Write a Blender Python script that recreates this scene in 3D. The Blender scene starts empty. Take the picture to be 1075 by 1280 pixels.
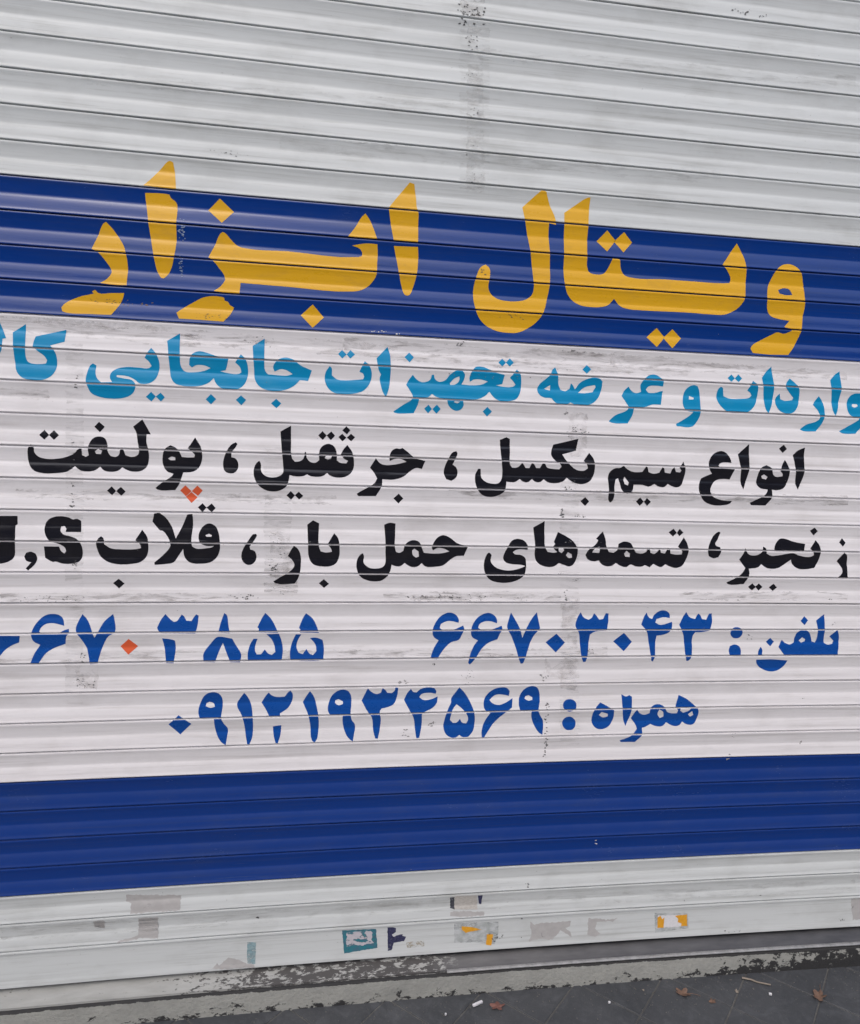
import bpy, bmesh, math, random
from mathutils import Vector, Matrix
from mathutils.geometry import tessellate_polygon

scene = bpy.context.scene
random.seed(7)

# ---------------------------------------------------------------- camera
cam_d = bpy.data.cameras.new('camera')
cam_d.sensor_fit = 'HORIZONTAL'; cam_d.sensor_width = 36.0
cam_d.lens = 920.0 / 1075.0 * 36.0
cam_d.clip_start = 0.05; cam_d.clip_end = 400
cam = bpy.data.objects.new('camera', cam_d)
scene.collection.objects.link(cam)
R_ = Vector((0.98729662, -0.15399164, 0.03914035))
U_ = Vector((-0.0198287, 0.12499898, 0.99195871))
F_ = Vector((0.15764585, 0.98013358, -0.12035762))
m = Matrix((R_, U_, -F_)).transposed().to_4x4()
m.translation = Vector((0.0, -1.95965, 1.68417))
cam.matrix_world = m
scene.camera = cam

# ---------------------------------------------------------------- sky, sun, exposure (overcast daylight)
SUN_EL, SUN_AZ = math.radians(52), math.radians(200)
world = bpy.data.worlds.new('World'); scene.world = world
world.use_nodes = True
wn = world.node_tree.nodes; wl = world.node_tree.links
wn.clear()
sky = wn.new('ShaderNodeTexSky'); sky.sky_type = 'NISHITA'; sky.sun_disc = False
sky.sun_elevation = SUN_EL; sky.sun_rotation = SUN_AZ
sky.air_density = 1.0; sky.dust_density = 3.6; sky.ozone_density = 1.0
bg = wn.new('ShaderNodeBackground'); bg.inputs['Strength'].default_value = 0.15
wo = wn.new('ShaderNodeOutputWorld')
wl.new(sky.outputs[0], bg.inputs[0]); wl.new(bg.outputs[0], wo.inputs[0])
sd = bpy.data.lights.new('sun', 'SUN'); sd.energy = 0.9; sd.angle = math.radians(35); sd.color = (1.0, 0.975, 0.95)
sun = bpy.data.objects.new('sun', sd); scene.collection.objects.link(sun)
# the light comes from behind the camera, high above the street
sdir = Vector((math.sin(SUN_AZ) * math.cos(SUN_EL), math.cos(SUN_AZ) * math.cos(SUN_EL), math.sin(SUN_EL)))
sun.rotation_euler = sdir.to_track_quat('Z', 'Y').to_euler()
scene.view_settings.view_transform = 'Standard'
scene.view_settings.look = 'None'
scene.view_settings.gamma = 1.0
scene.view_settings.use_curve_mapping = False
scene.view_settings.exposure = EXPOSURE = 0.44

C = scene.collection

# ---------------------------------------------------------------- materials
def new_mat(name):
    mt = bpy.data.materials.new(name); mt.use_nodes = True
    nt = mt.node_tree
    return mt, nt, nt.nodes['Principled BSDF']

def nd(nt, typ, **kw):
    n = nt.nodes.new(typ)
    for k, v in kw.items():
        if k in n.inputs: n.inputs[k].default_value = v
        else: setattr(n, k, v)
    return n

def coords(nt, sx, sy, sz, loc=(0, 0, 0)):
    tc = nd(nt, 'ShaderNodeTexCoord')
    mp = nd(nt, 'ShaderNodeMapping')
    mp.inputs['Scale'].default_value = (sx, sy, sz)
    mp.inputs['Location'].default_value = loc
    nt.links.new(tc.outputs['Object'], mp.inputs['Vector'])
    return mp.outputs[0]

def noise(nt, vec, scale=1.0, detail=4.0, rough=0.55, dist=0.0):
    n = nd(nt, 'ShaderNodeTexNoise')
    n.inputs['Scale'].default_value = scale; n.inputs['Detail'].default_value = detail
    n.inputs['Roughness'].default_value = rough; n.inputs['Distortion'].default_value = dist
    nt.links.new(vec, n.inputs['Vector'])
    return n.outputs[0]

def ramp(nt, fac, a, b, c0=0.0, c1=1.0):
    r = nd(nt, 'ShaderNodeMapRange')
    r.inputs['From Min'].default_value = a; r.inputs['From Max'].default_value = b
    r.inputs['To Min'].default_value = c0; r.inputs['To Max'].default_value = c1
    nt.links.new(fac, r.inputs['Value'])
    return r.outputs[0]

def mixc(nt, fac, a, b, blend='MIX'):
    x = nd(nt, 'ShaderNodeMix', data_type='RGBA', blend_type=blend)
    for sock, v in ((x.inputs[0], fac), (x.inputs[6], a), (x.inputs[7], b)):
        if isinstance(v, (int, float)): sock.default_value = v
        elif isinstance(v, tuple): sock.default_value = (*v, 1.0) if len(v) == 3 else v
        else: nt.links.new(v, sock)
    return x.outputs[2]

def math_n(nt, op, a, b=None):
    x = nd(nt, 'ShaderNodeMath', operation=op)
    for i, v in enumerate((a, b)):
        if v is None: continue
        if isinstance(v, (int, float)): x.inputs[i].default_value = v
        else: nt.links.new(v, x.inputs[i])
    return x.outputs[0]

def bump(nt, h, strength, dist, bsdf):
    b = nd(nt, 'ShaderNodeBump'); b.inputs['Strength'].default_value = strength; b.inputs['Distance'].default_value = dist
    nt.links.new(h, b.inputs['Height']); nt.links.new(b.outputs[0], bsdf.inputs['Normal'])

def slat_paint(name, base, dirt, dirt_amt, rough, spec=0.5, coat=0.0, scuff=None):
    mt, nt, bs = new_mat(name)
    v = coords(nt, 1.1, 4, 55)
    streak = noise(nt, v, 1.6, 6, 0.6, 0.3)
    v2 = coords(nt, 5, 5, 9)
    cloud = noise(nt, v2, 1.0, 7, 0.65)
    fine = noise(nt, coords(nt, 60, 60, 220), 1.0, 3, 0.6)
    f1 = ramp(nt, streak, 0.52, 0.75)
    f2 = ramp(nt, cloud, 0.50, 0.78)
    f3 = ramp(nt, noise(nt, coords(nt, 4.5, 10, 130, (2, 0, 5)), 1.0, 7, 0.68, 0.4), 0.55, 0.80)
    f = math_n(nt, 'MULTIPLY', math_n(nt, 'ADD', math_n(nt, 'ADD', math_n(nt, 'MULTIPLY', f1, 0.8), math_n(nt, 'MULTIPLY', f2, 0.6)), math_n(nt, 'MULTIPLY', f3, 0.9)), dirt_amt)
    col = mixc(nt, f, base, dirt)
    inf = nd(nt, 'ShaderNodeObjectInfo')
    tone = ramp(nt, inf.outputs['Random'], 0, 1, 0.965, 1.035)
    col = mixc(nt, 1.0, col, None, 'MULTIPLY') if False else col
    hsv = nd(nt, 'ShaderNodeHueSaturation')
    nt.links.new(col, hsv.inputs['Color']); nt.links.new(tone, hsv.inputs['Value'])
    col = hsv.outputs[0]
    if scuff:
        # street dust that settles where the enamel leans back
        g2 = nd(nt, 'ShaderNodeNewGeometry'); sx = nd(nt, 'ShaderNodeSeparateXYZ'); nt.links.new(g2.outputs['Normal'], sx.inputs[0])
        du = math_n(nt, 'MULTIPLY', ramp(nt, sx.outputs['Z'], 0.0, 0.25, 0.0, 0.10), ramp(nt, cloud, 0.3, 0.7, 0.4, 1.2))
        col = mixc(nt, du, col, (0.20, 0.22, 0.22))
        s = noise(nt, coords(nt, 3.0, 10, 90), 1.0, 8, 0.7, 0.6)
        col = mixc(nt, ramp(nt, s, 0.66, 0.74, 0, 0.45), col, scuff)
    nt.links.new(col, bs.inputs['Base Color'])
    rr = ramp(nt, math_n(nt, 'ADD', math_n(nt, 'MULTIPLY', cloud, 0.6), math_n(nt, 'MULTIPLY', fine, 0.4)), 0.3, 0.7, rough - 0.08, rough + 0.12)
    nt.links.new(rr, bs.inputs['Roughness'])
    bs.inputs['Specular IOR Level'].default_value = spec
    if coat: bs.inputs['Coat Weight'].default_value = coat; bs.inputs['Coat Roughness'].default_value = 0.15
    wav = noise(nt, coords(nt, 2.0, 2, 24), 1.0, 3, 0.5)
    h = math_n(nt, 'ADD', wav, math_n(nt, 'MULTIPLY', fine, 0.012))
    bump(nt, h, 0.35, 0.003, bs)
    return mt

M = {}
M['white'] = slat_paint('white_slat_enamel', (0.548, 0.572, 0.572), (0.28, 0.285, 0.27), 0.60, 0.50, 0.35)
M['vinyl'] = slat_paint('white_sign_backing', (0.705, 0.688, 0.700), (0.38, 0.355, 0.34), 0.55, 0.44, 0.4)
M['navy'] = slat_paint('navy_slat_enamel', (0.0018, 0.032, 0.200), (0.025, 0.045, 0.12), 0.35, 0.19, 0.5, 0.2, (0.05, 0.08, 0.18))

def vinyl_mat(name, col, worn, rough, amt=0.25):
    mt, nt, bs = new_mat(name)
    n1 = noise(nt, coords(nt, 14, 14, 30), 1.0, 8, 0.7, 0.4)
    c = mixc(nt, ramp(nt, n1, 0.52, 0.75, 0, amt), col, worn)
    nt.links.new(c, bs.inputs['Base Color'])
    nt.links.new(ramp(nt, n1, 0.3, 0.7, rough - 0.05, rough + 0.12), bs.inputs['Roughness'])
    wav = noise(nt, coords(nt, 3.0, 2, 30), 1.0, 3, 0.5)
    bs.inputs['Specular IOR Level'].default_value = 0.4 if name != 'black_vinyl' else 0.6
    bump(nt, wav, 0.35, 0.003, bs)
    return mt
M['gold'] = vinyl_mat('gold_vinyl', (0.66, 0.36, 0.014), (0.42, 0.23, 0.04), 0.28, 0.4)
M['cyan'] = vinyl_mat('cyan_vinyl', (0.0015, 0.228, 0.45), (0.03, 0.26, 0.42), 0.30, 0.4)
M['black'] = vinyl_mat('black_vinyl', (0.0085, 0.008, 0.012), (0.016, 0.014, 0.016), 0.15, 0.6)
M['blue'] = vinyl_mat('blue_vinyl', (0.004, 0.062, 0.29), (0.01, 0.08, 0.28), 0.26)
M['orange'] = vinyl_mat('orange_vinyl', (0.62, 0.10, 0.035), (0.45, 0.1, 0.05), 0.4)

def film_mat(name, col, col2, a_lo, a_hi, lo=0.45, hi=0.55, scale=60, rough=0.6):
    """thin torn film or glue: opaque where the noise is high, gone (a_lo) where it is low"""
    mt, nt, bs = new_mat(name)
    v = coords(nt, 1, 1, 1.4)
    n1 = noise(nt, v, scale, 6, 0.65, 0.5)
    n2 = noise(nt, v, scale * 2.3, 4, 0.6)
    nt.links.new(mixc(nt, ramp(nt, n2, 0.4, 0.62), col, col2), bs.inputs['Base Color'])
    bs.inputs['Roughness'].default_value = rough
    nt.links.new(ramp(nt, n1, lo, hi, a_lo, a_hi), bs.inputs['Alpha'])
    return mt
M['residue'] = film_mat('glue_residue', (0.40, 0.39, 0.385), (0.44, 0.43, 0.425), 0.55, 0.92, 0.30, 0.38, 22)
M['faint'] = film_mat('faint_glue_residue', (0.40, 0.375, 0.36), (0.52, 0.49, 0.48), 0.0, 0.36, 0.44, 0.68, 30)
def smear_mat(name, col, amax):
    mt, nt, bs = new_mat(name)
    n1 = noise(nt, coords(nt, 9, 9, 75), 1.0, 8, 0.72, 0.8)
    n2 = noise(nt, coords(nt, 34, 34, 60), 1.0, 5, 0.65)
    bs.inputs['Base Color'].default_value = (*col, 1); bs.inputs['Roughness'].default_value = 0.8
    nt.links.new(math_n(nt, 'MULTIPLY', ramp(nt, n1, 0.47, 0.66, 0, amax), ramp(nt, n2, 0.35, 0.6, 0.3, 1.0)), bs.inputs['Alpha'])
    return mt
M['smear'] = smear_mat('grey_dirt_smear', (0.23, 0.21, 0.20), 0.52)
M['smear_pale'] = smear_mat('pale_dirt_smear', (0.27, 0.26, 0.25), 0.26)
M['teal_film'] = film_mat('teal_tape', (0.20, 0.32, 0.36), (0.30, 0.40, 0.42), 0.3, 0.9, 0.38, 0.5, 40)
M['teal_print'] = film_mat('teal_print', (0.02, 0.17, 0.21), (0.06, 0.13, 0.19), 0.7, 1.0, 0.34, 0.44, 34)
M['pink_film'] = film_mat('pale_pink_paper', (0.50, 0.46, 0.49), (0.42, 0.42, 0.46), 0.0, 1.0, 0.42, 0.46, 26)
M['navy_film'] = film_mat('navy_film', (0.018, 0.02, 0.06), (0.05, 0.05, 0.11), 0.4, 1.0, 0.34, 0.42, 90)
M['dark_film'] = film_mat('dark_film', (0.03, 0.035, 0.045), (0.08, 0.08, 0.1), 0.4, 1.0, 0.36, 0.44, 90)
M['tan_film'] = film_mat('tan_glue', (0.40, 0.36, 0.28), (0.50, 0.46, 0.38), 0.05, 0.7, 0.42, 0.55, 60)
M['beige_film'] = film_mat('beige_paper', (0.40, 0.38, 0.35), (0.47, 0.45, 0.42), 0.85, 1.0, 0.3, 0.4, 60)
M['grey_film'] = film_mat('grey_film', (0.36, 0.385, 0.38), (0.50, 0.52, 0.53), 0.35, 0.95, 0.36, 0.5, 22)
M['orange_film'] = film_mat('orange_print', (0.62, 0.29, 0.015), (0.68, 0.33, 0.03), 0.9, 1.0, 0.25, 0.32, 60)
M['paper'] = film_mat('white_paper', (0.60, 0.60, 0.62), (0.66, 0.65, 0.67), 0.9, 1.0, 0.3, 0.4, 60)

def plain(name, col, rough=0.7, metallic=0.0):
    mt, nt, bs = new_mat(name)
    n1 = noise(nt, coords(nt, 1, 1, 1), 45, 6, 0.65)
    d = tuple(c * 0.6 for c in col)
    nt.links.new(mixc(nt, ramp(nt, n1, 0.35, 0.7), col, d), bs.inputs['Base Color'])
    bs.inputs['Roughness'].default_value = rough; bs.inputs['Metallic'].default_value = metallic
    return mt
M['speck_d'] = plain('black_grime', (0.07, 0.07, 0.072))
M['speck_g'] = plain('grey_grime', (0.28, 0.275, 0.275))
M['speck_w'] = plain('white_chip', (0.7, 0.7, 0.7))
M['speck_b'] = plain('pale_scratch', (0.25, 0.33, 0.50))
M['speck_y'] = plain('ochre_grime', (0.26, 0.16, 0.06))
M['void'] = plain('dark_interior', (0.02, 0.02, 0.02), 0.9)
M['lip'] = plain('worn_aluminium', (0.55, 0.55, 0.55), 0.42, 0.7)
M['guide'] = plain('galvanised_steel', (0.35, 0.35, 0.35), 0.45, 0.6)

def concrete_step():
    mt, nt, bs = new_mat('stained_concrete')
    tc = nd(nt, 'ShaderNodeTexCoord'); sep = nd(nt, 'ShaderNodeSeparateXYZ')
    nt.links.new(tc.outputs['Object'], sep.inputs[0])
    n0 = noise(nt, coords(nt, 6, 6, 10), 1.0, 8, 0.7)
    n1 = noise(nt, coords(nt, 30, 30, 42), 1.0, 8, 0.72, 0.3)
    n2 = noise(nt, coords(nt, 110, 110, 110), 1.0, 4, 0.6)
    base = mixc(nt, ramp(nt, n0, 0.35, 0.7), (0.33, 0.335, 0.31), (0.235, 0.24, 0.225))
    base = mixc(nt, ramp(nt, n2, 0.3, 0.75, 0, 0.35), base, (0.16, 0.16, 0.15))
    # splashed bitumen and mud: most of it low on the face, and more of it towards the right-hand end
    low = ramp(nt, sep.outputs['Z'], 0.0, 0.040, 0.17, 0.0)
    right = ramp(nt, sep.outputs['X'], 1.15, 1.65, 0.0, 0.21)
    joint_line = ramp(nt, sep.outputs['Z'], 0.0605, 0.0655, 0.0, 0.34)  # darkens the top edge into a line at the joint with the sill plate
    s = math_n(nt, 'ADD', math_n(nt, 'ADD', math_n(nt, 'ADD', n1, low), right), joint_line)
    col = mixc(nt, ramp(nt, s, 0.655, 0.69), base, (0.022, 0.022, 0.023))
    nt.links.new(col, bs.inputs['Base Color'])
    bs.inputs['Roughness'].default_value = 0.85
    bump(nt, math_n(nt, 'ADD', n1, math_n(nt, 'MULTIPLY', n2, 0.5)), 0.6, 0.006, bs)
    return mt
M['concrete'] = concrete_step()

def sill_mat():
    mt, nt, bs = new_mat('sill_plate_worn_paint')
    tc = nd(nt, 'ShaderNodeTexCoord'); sep = nd(nt, 'ShaderNodeSeparateXYZ')
    nt.links.new(tc.outputs['Object'], sep.inputs[0])
    X = sep.outputs['X']
    fl = noise(nt, coords(nt, 34, 34, 130), 1.0, 8, 0.72, 0.2)
    n0 = noise(nt, coords(nt, 8, 8, 60), 1.0, 6, 0.6)
    grey = mixc(nt, ramp(nt, n0, 0.35, 0.7), (0.31, 0.315, 0.305), (0.23, 0.235, 0.225))
    black = (0.052, 0.050, 0.050)
    # paint that has flaked away: hardly any at the left end, about half in the middle, all of it at the right
    thr = ramp(nt, X, -0.42, -0.12, 0.16, -0.02)
    flake = ramp(nt, math_n(nt, 'SUBTRACT', fl, thr), 0.47, 0.50)
    c = mixc(nt, flake, grey, black)
    steel = mixc(nt, ramp(nt, n0, 0.35, 0.7), (0.038, 0.038, 0.042), (0.070, 0.070, 0.073))
    right = ramp(nt, math_n(nt, 'ADD', X, math_n(nt, 'MULTIPLY', fl, 0.25)), 0.50, 0.56)
    c = mixc(nt, right, c, steel)
    nt.links.new(c, bs.inputs['Base Color'])
    nt.links.new(ramp(nt, right, 0, 1, 0.8, 0.42), bs.inputs['Roughness'])
    nt.links.new(ramp(nt, right, 0, 1, 0.0, 0.15), bs.inputs['Metallic'])
    bump(nt, fl, 0.3, 0.002, bs)
    return mt
M['sill'] = sill_mat()

def paving(name, a, b, rough=0.62):
    mt, nt, bs = new_mat(name)
    geo = nd(nt, 'ShaderNodeNewGeometry')
    def coords(nt, sx, sy, sz, loc=(0, 0, 0)):
        mp = nd(nt, 'ShaderNodeMapping'); mp.inputs['Location'].default_value = loc
        nt.links.new(geo.outputs['Position'], mp.inputs['Vector']); return mp.outputs[0]
    n0 = noise(nt, coords(nt, 1, 1, 1), 5, 8, 0.65)
    n1 = noise(nt, coords(nt, 1, 1, 1), 60, 8, 0.7)
    n2 = noise(nt, coords(nt, 1, 1, 1), 420, 3, 0.6)
    c = mixc(nt, ramp(nt, n0, 0.3, 0.72), a, b)
    nd0 = noise(nt, coords(nt, 1, 1, 1, (3, 1, 0)), 14, 9, 0.75, 0.8)
    c = mixc(nt, ramp(nt, nd0, 0.50, 0.72, 0, 0.6), c, tuple(x * 1.9 for x in b))
    c = mixc(nt, ramp(nt, n1, 0.5, 0.8, 0, 0.5), c, tuple(x * 1.7 for x in b))
    c = mixc(nt, ramp(nt, n2, 0.35, 0.7, 0, 0.3), c, tuple(x * 0.5 for x in a))
    nt.links.new(c, bs.inputs['Base Color'])
    nt.links.new(ramp(nt, n0, 0.3, 0.7, rough - 0.12, rough + 0.15), bs.inputs['Roughness'])
    bump(nt, math_n(nt, 'ADD', n1, math_n(nt, 'MULTIPLY', n2, 0.4)), 0.4, 0.003, bs)
    return mt
M['paving'] = paving('dark_stone_paving', (0.033, 0.036, 0.041), (0.052, 0.055, 0.060))
M['dust'] = paving('dusty_joint_mortar', (0.060, 0.060, 0.059), (0.10, 0.098, 0.094), 0.85)
M['asphalt'] = paving('dusty_asphalt', (0.045, 0.046, 0.048), (0.06, 0.06, 0.06), 0.8)
M['plaster'] = paving('grey_plaster', (0.28, 0.275, 0.26), (0.34, 0.33, 0.31), 0.85)
M['leaf'] = plain('dry_brown_leaf', (0.145, 0.085, 0.058), 0.75)
M['leaf2'] = plain('dry_red_leaf', (0.16, 0.07, 0.055), 0.75)
M['litter'] = plain('white_litter', (0.60, 0.60, 0.62), 0.6)
M['twig'] = plain('pale_twig', (0.26, 0.22, 0.18), 0.8)

# ---------------------------------------------------------------- helpers
def link(name, me, mat, parent=None, kind=None, label=None):
    o = bpy.data.objects.new(name, me)
    if mat is not None: me.materials.append(mat)
    C.objects.link(o)
    if parent is not None:
        o.parent = parent; o.matrix_parent_inverse = Matrix.Translation(-parent.location)
    if kind: o['kind'] = kind
    if label: o['label'] = label
    return o

def tag(o, label, cat, group=None):
    o['label'] = label; o['category'] = cat
    if group: o['group'] = group

def thing(name, loc, label, cat, group=None):
    o = bpy.data.objects.new(name, None); C.objects.link(o); o.location = loc
    o.empty_display_size = 0.1
    tag(o, label, cat, group)
    return o

def mesh_from(name, verts, faces, smooth=False, sharp=None):
    me = bpy.data.meshes.new(name); me.from_pydata(verts, [], faces); me.update()
    if smooth:
        me.polygons.foreach_set('use_smooth', [True] * len(me.polygons))
        if sharp: me.set_sharp_from_angle(angle=math.radians(sharp))
    return me

# ---------------------------------------------------------------- ground
def box_mesh(name, x0, x1, y0, y1, z0, z1, bevel=0.0):
    bm = bmesh.new(); bmesh.ops.create_cube(bm, size=1)
    for v in bm.verts:
        v.co = Vector((x0 + (v.co.x + .5) * (x1 - x0), y0 + (v.co.y + .5) * (y1 - y0), z0 + (v.co.z + .5) * (z1 - z0)))
    if bevel: bmesh.ops.bevel(bm, geom=list(bm.edges), offset=bevel, segments=2, affect='EDGES', profile=0.6)
    me = bpy.data.meshes.new(name); bm.to_mesh(me); bm.free(); return me

g = link('ground', mesh_from('ground', [(-60, -60, -.009), (60, -60, -.009), (60, 20, -.009), (-60, 20, -.009)], [(0, 1, 2, 3)]), M['asphalt'], kind='structure')
pv = link('pavement', mesh_from('pavement', [(-3.2, -1.6, -.003), (4.6, -1.6, -.003), (4.6, 0.10, -.003), (-3.2, 0.10, -.003)], [(0, 1, 2, 3)]), M['dust'], kind='structure')
# square dark slabs laid diagonally to the shopfront
S = 0.2045; GAP = 0.0045
def slab_mesh():
    bm = bmesh.new(); h = (S - GAP) / 2
    lo = [bm.verts.new((x * h, y * h, -.006)) for x, y in ((-1, -1), (1, -1), (1, 1), (-1, 1))]
    hi = [bm.verts.new((x * h, y * h, -.0012)) for x, y in ((-1, -1), (1, -1), (1, 1), (-1, 1))]
    tp = [bm.verts.new((x * (h - .0015), y * (h - .0015), 0)) for x, y in ((-1, -1), (1, -1), (1, 1), (-1, 1))]
    for i in range(4):
        j = (i + 1) % 4
        bm.faces.new((lo[i], lo[j], hi[j], hi[i])); bm.faces.new((hi[i], hi[j], tp[j], tp[i]))
    bm.faces.new(tp)
    me = bpy.data.meshes.new('slab'); bm.to_mesh(me); bm.free(); return me
sm = slab_mesh(); sm.materials.append(M['paving'])
rs = random.Random(3)
for i in range(-22, 23):
    for j in range(-22, 23):
        # corner of the grid: crossing seen at (1.257, -0.142)
        a = (i + .5) * S; b = (j + .5) * S
        x = 1.257 + (a - b) * math.sqrt(.5); y = -0.142 + (a + b) * math.sqrt(.5)
        if -1.7 < x < 2.9 and -1.0 < y < 0.11:
            o = bpy.data.objects.new('slab', sm); C.objects.link(o); o.parent = pv
            o.location = (x, y, rs.uniform(-.0006, .0006)); o.rotation_euler = (rs.uniform(-.003, .003), rs.uniform(-.003, .003), math.pi / 4 + rs.uniform(-.004, .004))

# ---------------------------------------------------------------- shutter surface
PITCH = 0.08; ZTOP = 2.228
U0, U1 = -2.1, 3.5
RELIEF = 0.00072
PROF = [(0.046, -1.4), (0.058, -1.75), (0.075, -1.85), (0.098, -1.75), (0.122, -1.1), (0.145, -0.4), (0.25, 1.5), (0.38, 3.2), (0.47, 4.25),
        (0.515, 4.5), (0.54, 4.1), (0.575, 3.2), (0.62, 2.3), (0.68, 1.45), (0.75, 0.75), (0.82, 0.25), (0.88, -0.2), (0.925, -0.8), (0.955, -1.7), (0.978, -2.1), (0.992, -1.6), (1.0, -0.6)]
BAR = [(0.046, -1.4), (0.058, -1.75), (0.078, -1.9), (0.11, -2.0), (0.14, -0.6), (0.18, 0.4), (0.30, 0.9), (0.7, 1.1), (1.0, 0.9), (1.16, 0.2), (1.24, -0.9), (1.30, -1.3), (1.345, -1.2), (1.36, 0.5)]
GRID = [U0 + 0.1 * i for i in range(57)]
rw = random.Random(11)
WOB = {n: (rw.uniform(0, 6.28), rw.uniform(0, 6.28), rw.uniform(-.00025, .00025), rw.uniform(-.0010, .0010)) for n in range(-20, 40)}
def base_y(u):
    k = min(((u - .25) / 1.3) ** 2, 4.0)
    return 0.01525 * (1 - k)
def interp(tab, t):
    if t <= tab[0][0]: return tab[0][1]
    for (a, ya), (b, yb) in zip(tab, tab[1:]):
        if t <= b: return ya + (yb - ya) * (t - a) / (b - a)
    return tab[-1][1]
def split(z):
    n = (ZTOP - z) / PITCH + 0.022
    k = math.floor(n + 1e-6)
    if k >= 25: return 25, n - 25
    return k, n - k
def wob(k, u, t):
    a, b, c, d = WOB[k]
    return c + .00022 * math.sin(2.1 * u + a) + .00012 * math.sin(5.3 * u + b) + d * (t - .5) * (math.sin(1.3 * u + b) + .5 * math.sin(3.7 * u + a))
def surf(u, z):
    k, t = split(z)
    if t < 0.02 and k < 25:      # lower edge of the slat above
        k, t = k - 1, 1.0
    t = max(t, 0.046)
    y = interp(BAR if k == 25 else PROF, t) * RELIEF
    # same straight chords between grid lines as the slats have
    i = int((u - U0) // 0.1); a, b = U0 + .1 * i, U0 + .1 * (i + 1); w = (u - a) / .1
    f = lambda q: base_y(q) + wob(k, q, t)
    return f(a) * (1 - w) + f(b) * w + y

shutter = thing('roller_shutter', (0.7, 0.0, 0.12), 'closed white metal roller shutter with navy bands and hand-applied Persian shop lettering', 'roller shutter')

def slat_mesh(k):
    tab = BAR if k == 25 else PROF
    pts = [(0.0, 5.5), (0.044, 5.5)] + tab + [(tab[-1][0], 5.5)]
    vs = []; fs = []
    for u in GRID:
        for t, y in pts:
            z = ZTOP - (k - 0.022 + t) * PITCH
            vs.append((u, base_y(u) + wob(k, u, t) + y * RELIEF, z))
    m_ = len(pts)
    for i in range(len(GRID) - 1):
        for j in range(m_ - 1):
            a = i * m_ + j
            fs.append((a, a + 1, a + m_ + 1, a + m_))
    return mesh_from('slat', vs, fs, True, 40)
for k in range(-13, 26):
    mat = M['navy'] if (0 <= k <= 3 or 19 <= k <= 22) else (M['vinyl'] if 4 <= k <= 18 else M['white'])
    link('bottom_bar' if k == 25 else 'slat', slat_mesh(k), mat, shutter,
         label='taller flat bottom bar carrying stickers and torn tape' if k == 25 else ('navy painted slat' if mat is M['navy'] else None))

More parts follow.
